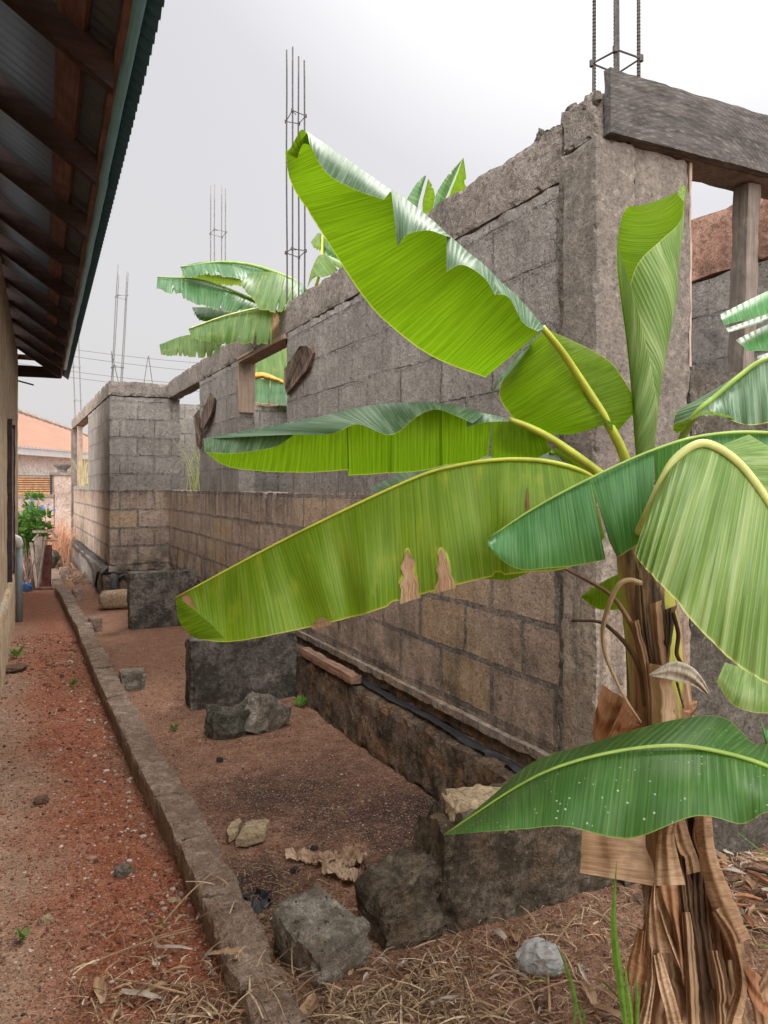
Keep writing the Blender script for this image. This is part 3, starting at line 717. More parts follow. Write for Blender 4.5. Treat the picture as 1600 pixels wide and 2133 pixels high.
# tan roll / sack
m_ = MB(); c = G(243, 1272)
m_.blob(c+Vector((.05, .16, .115)), .27, .15, .125, seed=3, amp=.12, n=24, boxy=.55, M=Matrix.Rotation(-.05, 3, 'Z'))
tag(m_.build('cement_sack', mat_concrete('tan_sack', (.25, .16, .11), (.36, .26, .17), (.46, .35, .24), 1.2, .3, .006), smooth=True), 'tan hardened cement sack on the dirt beside the far low wall', 'sack')

# ------------------------------------------------------------------ left house (its own slightly turned axis)
Hs = thing('left_house', 'old rendered house on the left with open timber eaves and a teal metal roof edge', 'house', (0, 0, 0)); Hs.rotation_euler = (0, 0, -radians(1.93))
t = NT('stained_render'); p = t.obj()
n1 = t.noise(t.vscale(p, (4, 4, .8)), 1.6, 6, .65); n2 = t.noise(p, 12, 6, .7)
c_ = t.ramp(n1, [(.3, (.25, .17, .11)), (.5, (.42, .31, .2)), (.7, (.52, .42, .31))])
c_ = t.mix(t.ramp(n2, [(.3, .7), (.46, 0)]), c_, (.14, .09, .06)); c_ = t.mix(t.ramp(t.noise(p, 3, 5, .6), [(.55, 0), (.65, .8)]), c_, (.36, .33, .29))
M_lw = t.done(t.bsdf(c_, .95, t.bump(t.math('ADD', n2, n1), .02, 1.), .15))
LX = -.297
m_ = MB(); m_.rbox(LX-.25, LX, -2.5, 12.0, -.05, 3.36, res=.11, amp=.008, edge=.012, sc=6); m_.build('wall', M_lw, Hs)
m_ = MB(); m_.rbox(LX-.05, LX+.035, -2.5, 9.3, -.05, .55, res=.08, amp=.012, edge=.03, sc=7); m_.build('wall_footing', M_lw, Hs)
M_raft = mat_wood('dark_rafter', (.05, .036, .034), (.09, .06, .054), 'x', obj=True)
M_purl = mat_wood('red_purlin', (.13, .072, .056), (.22, .125, .1), 'y', obj=True)
M_shutter = mat_wood('grey_shutter', (.12, .085, .065), (.26, .2, .16), 'z', obj=True)
w_ = MB(); w_.rbox(LX+.002, LX+.03, 8.2, 9.0, .62, 2.1, res=.05, amp=.004, edge=.008); shf = w_.build('window_shutter', M_shutter, Hs)
for y in (8.16, 9.02):
    w_ = MB(); w_.rbox(LX-.01, LX+.045, y, y+.06, .58, 2.15, res=.05, amp=.004, edge=.006); w_.build('shutter_frame', M_raft, Hs)
PT = .70; EX = .262; EZ = 3.10   # pitch, eave line
def rz(x): return EZ+(EX-x)*PT
for k in range(16):
    y = -1.6+.92*k
    if y > 11.7: continue
    m_ = MB(); a = EX-.02; b_ = -1.0; wd = .05; dp = .13
    yy = y+R.uniform(-.04, .04)
    P8 = [(a, yy, rz(a)-.03), (a, yy+wd, rz(a)-.03), (b_, yy+wd, rz(b_)-.03), (b_, yy, rz(b_)-.03)]
    lo = [(q[0], q[1], q[2]-dp) for q in P8]
    b0 = len(m_.v); m_.v += [Vector(q) for q in lo+P8]
    for q in ((0, 3, 2, 1), (4, 5, 6, 7), (0, 1, 5, 4), (1, 2, 6, 5), (2, 3, 7, 6), (3, 0, 4, 7)):
        m_.f.append([b0+i for i in q]); m_.mi.append(0); m_.uv.append([(0, 0)]*4)
    m_.build('rafter', M_raft, Hs)
for x in (.16, -.32, -.8):
    m_ = MB(); wd = .09
    q0 = [(x, -2.3, rz(x)-.005), (x-wd, -2.3, rz(x-wd)-.005), (x-wd, 11.9, rz(x-wd)-.005), (x, 11.9, rz(x)-.005)]
    lo = [(q[0]-.02, q[1], q[2]-.03) for q in q0]
    m_.v += [Vector(q) for q in lo+q0]
    for q in ((0, 1, 2, 3), (7, 6, 5, 4), (0, 4, 5, 1), (1, 5, 6, 2), (2, 6, 7, 3), (3, 7, 4, 0)):
        m_.f.append(list(q)); m_.mi.append(0); m_.uv.append([(0, 0)]*4)
    m_.build('purlin', M_purl, Hs)
m_ = MB(); m_.rbox(EX-.018, EX+.008, -2.4, 11.95, EZ-.05, EZ+.055, res=.12, amp=.003, edge=.002); m_.build('fascia_board', M_purl, Hs)
m_ = MB(); m_.rbox(LX, EX-.02, 11.92, 11.95, EZ-.06, EZ+.10, res=.1, amp=.003, edge=.002); m_.build('end_board', M_raft, Hs)
m_ = MB(); m_.rbox(LX, EX-.02, 11.85, 11.90, EZ+.17, EZ+.24, res=.1, amp=.003, edge=.002); m_.build('end_board', M_purl, Hs)
# teal flashing in lapped lengths
t = NT('teal_metal'); p = t.obj(); n = t.noise(p, 8, 5, .6)
M_teal = t.done(t.bsdf(t.mix(n, (.10, .30, .38), (.22, .50, .60)), .38, t.bump(n, .004, .5), .5, .35))
for k, (a, b) in enumerate(((-2.4, 4.15), (4.1, 7.0), (6.95, 11.0))):
    m_ = MB(); x = EX+.010+.004*(k % 2)
    pts = []
    prof = [(x-.006, EZ-.05), (x+.006, EZ-.062), (x+.028, EZ-.064), (x+.036, EZ-.05), (x+.036, EZ+.02)]
    rows = []
    nn = 30
    for i in range(nn+1):
        y = a+(b-a)*i/nn; rows.append([Vector((px_+.004*nz((y, 0, 0), 2), y, pz_+.005*nz((y, 3, 0), 2))) for px_, pz_ in prof])
    m_.quadgrid(rows); m_.build('flashing', M_teal, Hs, smooth=True)
# corrugated sheets
t = NT('zinc_underside'); p = t.obj(); n = t.noise(p, 3, 5, .6)
M_zinc = t.done(t.bsdf(t.mix(n, (.08, .092, .105), (.125, .14, .155)), .55, t.bump(t.noise(p, 60, 3), .002, .3), .4, .25))
t = NT('teal_roof_edge'); p = t.obj(); n = t.noise(p, 4, 5, .6)
M_tz = t.done(t.bsdf(t.mix(n, (.03, .095, .13), (.07, .16, .21)), .5, None, .4, .3))
m_ = MB(); per = .076; steps = int(14.6/per*8); rows = []
xs_ = [.36, .345, .30, .1, -.2, -.6, -1.2, -2.5]
for i in range(steps+1):
    y = -2.5+14.6*i/steps; c = .011*cos(2*pi*y/per)
    rows.append([Vector((x, y, rz(x)+.02+c-(0.0 if j else .0))) for j, x in enumerate(xs_)])
m_.quadgrid(rows)
for i, _ in enumerate(m_.f): m_.mi[i] = 1 if (i % 7) < 2 else 0
m_.build('roof_sheet', [M_zinc, M_tz], Hs, smooth=True)
# drain pipe on the left wall
dp = thing('drain_pipe', None, None); dp.parent = Hs; dp.location = (LX+.075, 9.45, 0); dp['_w'] = [LX+.075, 9.45, 0]
x, y = LX+.075, 9.45
m_ = MB(); m_.tube([(x, y, 0), (x, y, .84)], .034, n=14); m_.build('pipe', mat_plain('grey_pvc', (.2, .24, .27), .45, .15, 8), dp, smooth=True)
m_ = MB(); m_.tube([(x, y, .82), (x, y, .87), (x-.012, y, .91), (x-.05, y, .93), (x-.10, y, .93)], .041, n=14); m_.build('pipe_elbow', mat_plain('white_pvc', (.62, .6, .57), .45, .1, 8), dp, smooth=True)
m_ = MB(); m_.tube([(LX-.02, 11.9, 2.98), (LX+.2, 11.93, 2.93)], .012, n=6); m_.build('wall_rod', M_rusty, Hs)

# ------------------------------------------------------------------ far house, fence, pillar
FH = thing('far_house', 'white house with a rusty corrugated roof at the end of the lane', 'house', P(90, 1013, 24)-Vector((0, 0, 1.5)))
A = P(38, 930, 22.); Bp = P(150, 940, 25.); d = (Bp-A); d.z = 0; d.normalize(); nb = Vector((-d.y, d.x, 0))
if nb.dot(FW) < 0: nb = -nb
M_white = mat_concrete('white_render', (.55, .51, .48), (.68, .65, .62), (.78, .76, .74), .5, .1, .004)
def fh(u, v, z): q = A+d*u+nb*v; return Vector((q.x, q.y, z))
def fbox(u0, u1, v0, v1, z0, z1, name, mat, parent):
    m_ = MB(); b = [fh(u, v, z) for z in (z0, z1) for v in (v0, v1) for u in (u0, u1)]
    m_.v += b
    for q in ((0, 2, 3, 1), (4, 5, 7, 6), (0, 1, 5, 4), (2, 6, 7, 3), (0, 4, 6, 2), (1, 3, 7, 5)): m_.f.append(list(q)); m_.mi.append(0); m_.uv.append([(0, 0)]*4)
    return m_.build(name, mat, parent)
EZ2 = A.z
fbox(-8, 9, .55, 8, 0, EZ2-.02, 'wall', M_white, FH)
fbox(-8.4, 9.4, .02, .06, EZ2-.22, EZ2-.02, 'fascia', mat_plain('pale_fascia', (.5, .52, .53), .6, .08, 4), FH)
t = NT('rust_roof'); p = t.pos()
hl = t.n('ShaderNodeVectorMath', {'operation': 'DOT_PRODUCT'}, i0=p, i1=tuple(d)).outputs['Value']
cor = t.math('SINE', t.math('MULTIPLY', hl, 2*pi/.2)); n = t.noise(t.vscale(p, (1, 1, 3)), 1.2, 6, .65)
c_ = t.mix(n, (.28, .15, .105), (.38, .225, .165)); c_ = t.mix(t.math('MULTIPLY', t.math('ADD', cor, 1.), .34), c_, (.2, .09, .05))
M_rr = t.done(t.bsdf(c_, .75, t.bump(cor, .03, 1.), .2))
m_ = MB(); rows = []
nst = 360
for i in range(nst+1):
    u = -8.6+18.2*i/nst; c = .02*cos(2*pi*u/.2)
    top_v = 4.2; zt = EZ2+2.35
    # hip on the right
    k = 1.0 if u < 0.2 else max(0., 1-(u-.2)/9.)
    k = min(k, 1.0) if u > -4.6 else min(1., (u+8.6)/4.)
    rows.append([fh(u, -.05+v*top_v*k, EZ2+(zt-EZ2)*v*k+c) for v in (0, .25, .5, .75, 1)])
m_.quadgrid(rows); m_.build('roof', M_rr, FH)
m_ = MB(); m_.tube([fh(-4.6, 4.1, EZ2+2.4), fh(.2, 4.1, EZ2+2.4), fh(9.2, 0, EZ2+.02)], .09, n=6); m_.build('ridge_cap', mat_plain('ridge_grey', (.24, .2, .17), .8, .3, 9), FH)
fbox(-6, -1.2, .3, .54, 0, 1.75, 'brown_cladding', mat_plain('orange_cladding', (.45, .2, .07), .8, .35, 6), FH)
fbox(-.9, 2.6, .3, .54, 0, 1.78, 'orange_cladding', mat_plain('orange_cladding2', (.55, .3, .12), .8, .3, 6), FH)
# boundary wall with railing
M_fwall = mat_concrete('pinkish_plaster', (.3, .23, .19), (.42, .33, .28), (.52, .43, .37), .7, .15, .006)
BW = thing('boundary_wall', 'low pinkish boundary wall with black horizontal railings in front of the white house', 'wall', P(70, 1013, 18)-Vector((0, 0, 1.5)))
A = P(-60, 1000, 17.2); Bp = P(112, 1000, 18.2); d = Bp-A; d.z = 0; Lw = d.length; d.normalize(); nb = Vector((-d.y, d.x, 0))
fbox(0, Lw, 0, .18, 0, 1.24, 'wall_panel', M_fwall, BW); fbox(0, Lw, -.03, .21, 1.242, 1.31, 'coping', M_beam, BW)
M_black = mat_plain('black_paint', (.025, .025, .028), .5, .2, 20)
for k in range(8): fbox(0, Lw, .08, .11, 1.37+k*.052, 1.39+k*.052, 'rail', M_black, BW)
for u in (Lw-.06, Lw-1.05, Lw-2.1): fbox(u, u+.04, .07, .12, 1.312, 1.78, 'rail_post', M_black, BW)
GP = thing('gate_pillar', 'square pinkish gate pillar with a flat cap at the end of the railings', 'pillar', P(129, 1013, 18)-Vector((0, 0, 1.5)))
fbox(Lw+.02, Lw+.44, -.06, .34, 0, 1.76, 'pillar_shaft', M_fwall, GP); fbox(Lw-.02, Lw+.49, -.1, .38, 1.762, 1.83, 'pillar_cap', M_beam, GP)
fbox(Lw+.50, Lw+3, .05, .2, 0, 1.55, 'gate_leaf', mat_plain('dark_gate', (.06, .06, .065), .6, .2, 9), GP)
c = fh(Lw+.23, .14, 1.832); m_ = MB(); n = 22
prof = [(.0, 0), (.11, 0), (.12, .03), (.09, .05), (.2, .16), (.215, .19), (.19, .19), (.08, .07), (0, .06)]
m_.quadgrid([[c+Vector((r*cos(2*pi*k/n), r*sin(2*pi*k/n), z)) for k in range(n+1)] for r, z in prof])
tag(m_.build('bowl_planter', mat_plain('grey_stone_bowl', (.15, .14, .13), .9, .3, 15)), 'round grey bowl planter standing on the gate pillar', 'planter')
# power lines
PL = thing('power_lines', 'four thin overhead power lines crossing the hazy sky', 'power lines', P(250, 1013, 55)-Vector((0, 0, 1.5)))
M_wire = mat_plain('grey_wire', (.07, .07, .08), .7, .1, 2)
for (y0, y1) in ((716, 752), (728, 772), (762, 798), (774, 812)):
    pts = []
    for i in range(25):
        s = i/24; q = P(-80, y0-25, 50).lerp(P(640, y1+15, 60), s); q.z -= .5*4*s*(1-s); pts.append(q)
    m_ = MB(); m_.tube(pts, .016, n=5); m_.build('cable', M_wire, PL)
for px in (-300, 900):
    q = P(px, 760, 50 if px < 0 else 64)
    m_ = MB(); m_.tube([(q.x, q.y, 0), (q.x, q.y, 11.5)], .14, .1, n=10); m_.box(q.x-1, q.x+1, q.y-.08, q.y+.08, 10.2, 10.35); m_.build('pole', M_wire, PL)

# ------------------------------------------------------------------ plants in the background
def grassclump(name, base, n, h, spread, mat, label, cat='dry grass', w=.008, droop=.6, rnd=0):
    rr = random.Random(rnd); m_ = MB()
    for i in range(n):
        b = Vector(base)+Vector((rr.gauss(0, spread[0]), rr.gauss(0, spread[1]), 0)); a = rr.uniform(0, 2*pi)
        dd = Vector((cos(a), sin(a), 0)); L = h*rr.uniform(.55, 1.1); dr = rr.uniform(.1, droop)
        pts = [b+dd*(L*dr*s*s)+Vector((0, 0, L*(s-.5*dr*s*s*s))) for s in [k/6 for k in range(7)]]
        sv = Vector((-sin(a+.6), cos(a+.6), 0)); m_.strip(pts, lambda t_: w*(1-t_*.85), sv)
    return tag(m_.build(name, mat), label, cat)
M_pink_grass = mat_island('salmon_grass', [(0, (.5, .2, .12)), (.4, (.65, .32, .2)), (.75, (.72, .48, .33)), (1, (.42, .3, .14))], trans=.3)
M_pale_grass = mat_island('pale_grass', [(0, (.42, .38, .16)), (.5, (.55, .48, .25)), (1, (.35, .42, .12))], trans=.3)
M_green_grass = mat_island('green_grass', [(0, (.10, .2, .03)), (1, (.2, .33, .06))], trans=.35)
b0 = P(118, 1013, 15.6); grassclump('dry_grass_clump', (b0.x, b0.y, 0), 620, 1.05, (.28, .75), M_pink_grass, 'tall salmon pink dry grass clump at the far end of the kerb', w=.016, droop=1.0, rnd=1)['kind'] = 'stuff'
b0 = P(178, 1013, 14.8); grassclump('sill_grass', (BX+.05, 15.3, 1.5), 34, 1.0, (.03, .25), M_pale_grass, 'pale straw grass growing on the bay window sill', w=.012, droop=1.1, rnd=2)
grassclump('weed_clump', (2.15, 9.6, 1.3), 60, 1.25, (.08, .3), mat_island('lime_grass', [(0, (.3, .38, .1)), (.5, (.45, .5, .18)), (1, (.55, .5, .28))], trans=.3), 'light green weeds growing in the doorway gap beside the bay', 'weeds', w=.012, droop=.8, rnd=3)
# green bush
bs = thing('shrub', 'leafy green shrub with blue flowers by the left house corner', 'shrub', P(60, 1013, 13.5)-Vector((0, 0, 1.5)))
c0 = P(60, 1013, 13.5); c0.z = 0
m_ = MB(); rr = random.Random(5)
tips = []
for i in range(16):
    a = rr.uniform(0, 2*pi); L = rr.uniform(.7, 1.45); q = c0+Vector((cos(a)*.28*rr.random()*2, sin(a)*.4, L))
    m_.tube([c0+Vector((rr.gauss(0, .05), rr.gauss(0, .05), 0)), c0.lerp(q, .5)+Vector((rr.gauss(0, .06), rr.gauss(0, .06), 0)), q], .018, .005, n=5)
    tips += [q, c0.lerp(q, .8), c0.lerp(q, .62), c0.lerp(q, .45)]
m_.build('branches', mat_plain('shrub_bark', (.12, .09, .06), .9), bs)
m_ = MB()
for q in tips:
    for k in range(46):
        a = rr.uniform(0, 2*pi); e_ = rr.uniform(-.3, 1.2); dd = Vector((cos(a)*cos(e_), sin(a)*cos(e_), sin(e_))); s0 = q+dd*rr.uniform(.01, .06)
        L = rr.uniform(.07, .15); sv = dd.cross(Vector((rr.random(), rr.random(), rr.random()))).normalized()*.018
        m_.face([s0, s0+dd*L*.5+sv, s0+dd*L, s0+dd*L*.5-sv])
m_.build('foliage', mat_island('shrub_leaf', [(0, (.035, .11, .015)), (.6, (.09, .22, .03)), (1, (.16, .32, .06))], .5, trans=.3), bs)
m_ = MB()
for i in range(11):
    q = c0+Vector((rr.gauss(.18, .1), rr.gauss(-.2, .1), rr.gauss(1.13, .09)))
    for k in range(5):
        a = 2*pi*k/5; m_.face([q, q+Vector((cos(a)*.03, -.01, sin(a)*.03)), q+Vector((cos(a+.9)*.03, -.01, sin(a+.9)*.03))])
m_.build('flowers', mat_plain('blue_petal', (.07, .16, .55), .6), bs)
# discarded furniture
M_oldwood = mat_wood('bleached_wood', (.3, .24, .2), (.55, .47, .4), 'z'); M_maroon = mat_plain('maroon_board', (.12, .04, .03), .7, .4, 12)
J = thing('broken_cupboard', 'broken bleached wooden cupboard with a maroon side dumped at the kerb end', 'furniture', P(85, 1013, 11.4)-Vector((0, 0, 1.5)))
def jb(name, p0, p1, wv, tv, mat):
    m_ = MB(); p0, p1, wv, tv = map(Vector, (p0, p1, wv, tv))
    v = [p0, p0+wv, p0+wv+tv, p0+tv, p1, p1+wv, p1+wv+tv, p1+tv]; m_.v += v
    for q in ((0, 3, 2, 1), (4, 5, 6, 7), (0, 1, 5, 4), (1, 2, 6, 5), (2, 3, 7, 6), (3, 0, 4, 7)): m_.f.append(list(q)); m_.mi.append(0); m_.uv.append([(0, 0)]*4)
    return m_.build(name, mat, J)
Q = lambda px, py, D=11.4: P(px, py, D)
dz = FW*.03
jb('door_panel', Q(72, 1118), Q(68, 1215), RT*.12, dz, mat_plain('grey_panel', (.25, .2, .17), .8)); jb('frame_rail', Q(61, 1130, 11.2), Q(74, 1226, 11.2), RT*.045, dz, M_oldwood)
jb('frame_rail', Q(92, 1120, 11.1), Q(75, 1228, 11.1), RT*.03, dz, M_oldwood); jb('side_board', Q(84, 1135, 11.5), Q(82, 1222, 11.5), RT*.16, FW*.04, M_maroon)
jb('side_board', Q(64, 1135, 11.3), Q(64, 1226, 11.3), RT*.05, dz, M_purl)
jb('base_rail', Q(60, 1225, 11.1), Q(60, 1230, 11.1), RT*.34, dz, M_purl)
jb('top_frame', Q(68, 1105, 11.2), Q(68, 1110, 11.2), RT*.28, FW*.02, M_oldwood); jb('top_frame', Q(103, 1103, 11.2), Q(116, 1122, 11.2), RT*.03, dz, M_oldwood)
jb('top_frame', Q(84, 1124, 11.), Q(84, 1128, 11.), RT*.22, dz, M_oldwood); jb('top_frame', Q(66, 1126, 11.2), Q(78, 1112, 11.2), RT*.03, dz, M_oldwood)
m_ = MB()
for i in range(26):
    q = P(R.uniform(40, 62), 1228, R.uniform(10.8, 11.8)); q.z = 0; m_.tube([q, q+Vector((R.uniform(-.15, .2), R.uniform(-.2, .2), R.uniform(.2, .75)))], .008, n=5)
tag(m_.build('stick_pile', M_shutter), 'pile of thin dark sticks between the shrub and the broken cupboard', 'sticks')
m_ = MB(); q = P(54, 1218, 11.); m_.blob((q.x, q.y, .06), .09, .07, .06, amp=.5, n=12, seed=3)
tag(m_.build('plastic_scrap', mat_plain('blue_plastic', (.03, .14, .4), .4)), 'small blue plastic scrap by the cupboard foot', 'plastic')
m_ = MB(); q = G(112, 1200); m_.blob((.62, 14.3, .28), .14, .2, .16, amp=.3, n=16, seed=9)
tag(m_.build('rock', M_rockd), 'rounded grey rock sitting on the far end of the kerb', 'rock')
# brushwood at far right of kerb
m_ = MB()
for i in range(90):
    x, y = R.uniform(.8, 1.05), R.uniform(12, 16.5); a = R.uniform(0, pi); L = R.uniform(.1, .35)
    m_.tube([(x, y, .02+R.random()*.05), (x+cos(a)*L*.5, y+sin(a)*L, .02+R.random()*.12)], .008, n=4)
tag(m_.build('brushwood', mat_island('twig', [(0, (.12, .07, .045)), (1, (.36, .25, .17))])), 'scattered pale twigs and stalks between the far kerb and the bay', 'twigs', kind='stuff')

# ------------------------------------------------------------------ banana plants
def catmull(pts, n):
    pts = [Vector(p) for p in pts]; L = len(pts)
    if L == 2: return [pts[0].lerp(pts[1], i/(n-1)) for i in range(n)]
    out = []
    for i in range(n):
        t_ = i/(n-1)*(L-1); k = min(int(t_), L-2); f = t_-k
        p1, p2 = pts[k], pts[k+1]; p0 = pts[k-1] if k else p1*2-p2; p3 = pts[k+2] if k+2 < L else p2*2-p1
        out.append(.5*((2*p1)+(p2-p0)*f+(2*p0-5*p1+4*p2-p3)*f*f+(3*p1-p0-3*p2+p3)*f*f*f))
    return out
def W3(l): return [P(*a) if len(a) == 3 else P(a[0], a[1], 1.8) for a in l]
def wd_(l, D):  # attach depth (number or list) to 2-tuples
    return [(a[0], a[1], D if not callable(D) else D(i/(len(l)-1))) if len(a) == 2 else a for i, a in enumerate(l)]
def panel(mb, rib, edge, dr=1.8, de=1.8, nu=60, nvv=14, bulge=.02, mi=0, rag=.0, pleat=.006, u0=0., seed=0., per=.11, fold=0., nick=0., nf=26):
    r = catmull(W3(wd_(rib, dr)), nu); e_ = catmull(W3(wd_(edge, de)), nu)
    rows = []; uvs = []; d = u0; cam_ = Vector((0, 0, CAMZ))
    for i in range(nu):
        if i: d += max((r[i]-r[i-1]).length, .4*(e_[i]-e_[i-1]).length)
        row = []; uv = []
        k = 1+(rag*nz((d*14, 0, 0), 1, seed)+rag*.6*nz((d*60, 0, 0), 1, seed+3)) if rag else 1
        if nick:
            a_ = nz((d*nf, 7, 0), 1, seed+11)
            if a_ > .28: k -= nick*min(1, (a_-.28)*5)
        for j in range(nvv+1):
            v = j/nvv; q = r[i].lerp(e_[i], v*k); n = (cam_-q).normalized()
            wv = sin(2*pi*d/per+seed+2*nz((d*3, 0, seed), 1))*pleat*v*(1.2-v*.4)+pleat*1.5*v*nz((d*5, v*1.5, seed), 1, 4)
            if fold: wv += fold*(sin(2*pi*(v*2.3+seed+.25*nz((d*4, seed, 0), 1)))+.6*nz((v*6, d*3, seed), 1, 6))
            q = q+n*(bulge*sin(pi*v)+wv); row.append(q); uv.append((d, v))
        rows.append(row); uvs.append(uv)
    mb.quadgrid(rows, uvs, mi); mb.last = rows
    return d
def ribtube(name, pts, rad, mat, parent, n=10, dr=1.8, flat=.7):
    m_ = MB(); q = catmull(W3(wd_(pts, dr)), 40)
    m_.tube(q, 1, n=n, rad=[rad[0]+(rad[1]-rad[0])*(i/39)**.8 for i in range(40)], flat=flat)
    return m_.build(name, mat, parent, smooth=True)
ML_glow = mat_leaf('leaf_underside', (.13, .22, .012), (.19, .3, .018), (.225, .44, .006), .52, .6, .32, (.32, .48, .05), stripes=.1, gloss=.15)
ML_top = mat_leaf('leaf_waxy_top', (.07, .15, .075), (.12, .22, .125), (.25, .42, .05), .2, .5, .55, (.4, .5, .38), stripes=.28, gloss=.2)
ML_dark = mat_leaf('leaf_dark_top', (.035, .125, .018), (.06, .18, .03), (.16, .32, .02), .25, .48, .38, (.24, .38, .12), spots=((.4, .5, .36), .32), stripes=.12, period=.017, gloss=.25, edgec=(.22, .32, .06))
ML_mid = mat_leaf('leaf_mid_green', (.05, .19, .05), (.08, .26, .075), (.2, .42, .05), .3, .4, .55, (.32, .5, .26), stripes=.1, period=.016, gloss=.25, edgec=(.3, .42, .1))
ML_yel = mat_leaf('leaf_yellow_green', (.14, .29, .008), (.23, .39, .014), (.28, .49, .008), .5, .55, .5, (.44, .58, .14), spots=((.3, .16, .05), .1), stripes=.22, period=.016, patch=(.36, .42, .03), edgec=(.7, .6, .1))
ML_pale = mat_leaf('leaf_pale_pleated', (.15, .27, .06), (.24, .38, .11), (.36, .56, .07), .38, .45, .5, (.55, .66, .32), stripes=.42, period=.011, edgec=(.65, .7, .25))
ML_far = mat_leaf('leaf_far', (.07, .16, .035), (.12, .24, .06), (.35, .5, .05), .45, .45, .35, (.3, .42, .15), stripes=.25, period=.03, patch=(.3, .33, .06), edgec=(.5, .4, .08))
ML_fard = mat_leaf('leaf_far_top', (.04, .12, .045), (.08, .19, .075), (.2, .4, .05), .25, .4, .4, (.25, .4, .2), stripes=.25, period=.03, edgec=(.5, .42, .1))
M_ribY = mat_plain('midrib_yellow', (.42, .46, .06), .42, .18, 14, obj=True)
M_ribC = mat_plain('midrib_cream', (.52, .56, .2), .45, .15, 14, obj=True)
M_ribG = mat_plain('midrib_green', (.24, .36, .06), .42, .2, 14, obj=True)
M_dryA = mat_dry('dry_tan', (.27, .16, .09), (.43, .28, .17), (.58, .41, .27))
M_dryB = mat_dry('dry_orange', (.24, .105, .05), (.38, .19, .1), (.5, .29, .16))
M_dryD = mat_dry('dry_dark', (.035, .022, .016), (.10, .06, .038), (.24, .15, .09), .05)
M_dryS = mat_dry('dry_silver', (.22, .17, .13), (.42, .36, .3), (.6, .54, .47), .1)

M_shA = mat_dry('sheath_tan', (.25, .155, .09), (.42, .28, .17), (.56, .41, .27), .1, True)
M_shB = mat_dry('sheath_brown', (.15, .08, .045), (.28, .165, .095), (.42, .27, .16), .1, True)
M_shD = mat_dry('sheath_dark', (.03, .02, .014), (.085, .052, .033), (.2, .125, .075), .03, True)
base = P(1440, 1013, 1.9); base.z = 0
BP = thing('banana_plant', 'big foreground banana plant with broad green leaves and a skirt of dry brown ones', 'banana plant', base)
def leaf(name='leaf', label=None):
    return MB()
def fin(mb, mats, ribs=(), label=None, parent=BP, name='leaf'):
    o = mb.build(name, mats, parent, smooth=True)
    if label: o['label'] = label
    for (pts, rad, mat) in ribs: ribtube('midrib', pts, rad, mat, o)
    return o
# pseudostem
m_ = MB()
st = catmull([Vector((base.x-.02, base.y, -.05))]+W3([(1430, 2000, 1.9), (1405, 1800, 1.9), (1385, 1600, 1.9), (1375, 1450, 1.9), (1362, 1330, 1.9), (1345, 1200, 1.9), (1332, 1110, 1.9), (1320, 1020, 1.92)]), 90)
n = 30; rows = []; uvs = []
for i, q in enumerate(st):
    s_ = i/89; rr_ = .105-.055*s_; row = []; uv = []
    for k in range(n+1):
        a = 2*pi*k/n; rk = rr_*(1+.16*nz((cos(a)*2, sin(a)*2, s_*2.2), 1.3, 3)+.06*nz((cos(a)*6, sin(a)*6, s_*3), 1, 8))
        row.append(q+Vector((cos(a)*rk, sin(a)*rk, 0))); uv.append((k/n*.6, s_))
    rows.append(row); uvs.append(uv)
m_.quadgrid(rows, uvs)
t = NT('pseudostem'); p = t.obj(); X, Y, Z = t.sep(p)
g_ = t.noise(t.vscale(p, (26, 26, 1.6)), 1.6, 5, .65, .3); nn = t.noise(t.vscale(p, (5, 5, 1.6)), 1.7, 5, .6)
c_ = t.ramp(g_, [(.3, (.07, .038, .022)), (.48, (.26, .15, .085)), (.68, (.46, .31, .18))])
c_ = t.mix(t.ramp(nn, [(.5, 0), (.6, .9)]), c_, (.028, .02, .016))
gr = t.math('MULTIPLY', t.ramp(t.noise(t.vscale(p, (9, 9, 1)), 1.2, 3), [(.54, 0), (.58, 1)]), t.ramp(t.math('DIVIDE', Z, 2.), [(.45, 0), (.52, 1)]))
c_ = t.mix(gr, c_, (.36, .36, .07))
M_stem = t.done(t.bsdf(c_, .75, t.bump(t.math('ADD', g_, nn), .012, .9), .25))
m_.build('pseudostem', M_stem, BP, smooth=True)

# -- leaf 1: great raised leaf, underside glowing, right half folded over
L = MB()
u = panel(L, [(1133, 685), (1050, 600), (985, 540), (930, 490), (870, 445), (812, 398), (730, 338), (640, 278)],
  [(1012, 786), (905, 745), (812, 677), (752, 612), (690, 515), (642, 440), (606, 380), (594, 318)], 1.72, 1.92, 160, 24, .05, 0, .006, .012, seed=1, per=.19, nick=.02, nf=14)
panel(L, [(1262, 884), (1235, 840), (1200, 778), (1165, 727), (1136, 688)], [(1160, 905), (1105, 895), (1062, 862), (1040, 815), (1072, 745)], 1.84, 1.95, 60, 18, .03, 0, .008, .005, u0=.02, seed=2)
panel(L, [(1160, 905), (1190, 905), (1225, 896), (1262, 884)], [(1262, 884), (1262, 884), (1262, 884), (1262, 884)], 1.95, 1.84, 20, 8, .0, 0, pleat=.001)
panel(L, [(1270, 892), (1250, 862), (1215, 800), (1180, 748), (1136, 684)], [(1284, 902), (1322, 845), (1284, 768), (1230, 728), (1150, 690)], 1.84, 1.9, 60, 16, .02, 0, .01, .004, seed=3)
panel(L, [(1322, 845), (1310, 825), (1286, 812), (1282, 790), (1284, 768)], [(1265, 850), (1250, 840), (1240, 810), (1230, 780), (1215, 760)], 1.9, 1.86, 20, 6, .0, 0, 0, .002, seed=3.5)
panel(L, [(1136, 684), (1085, 625), (1045, 588), (985, 533)], [(1120, 690), (1090, 672), (1060, 620), (1030, 612)], 1.715, 1.64, 40, 10, .01, 1, 0, .004, seed=4)
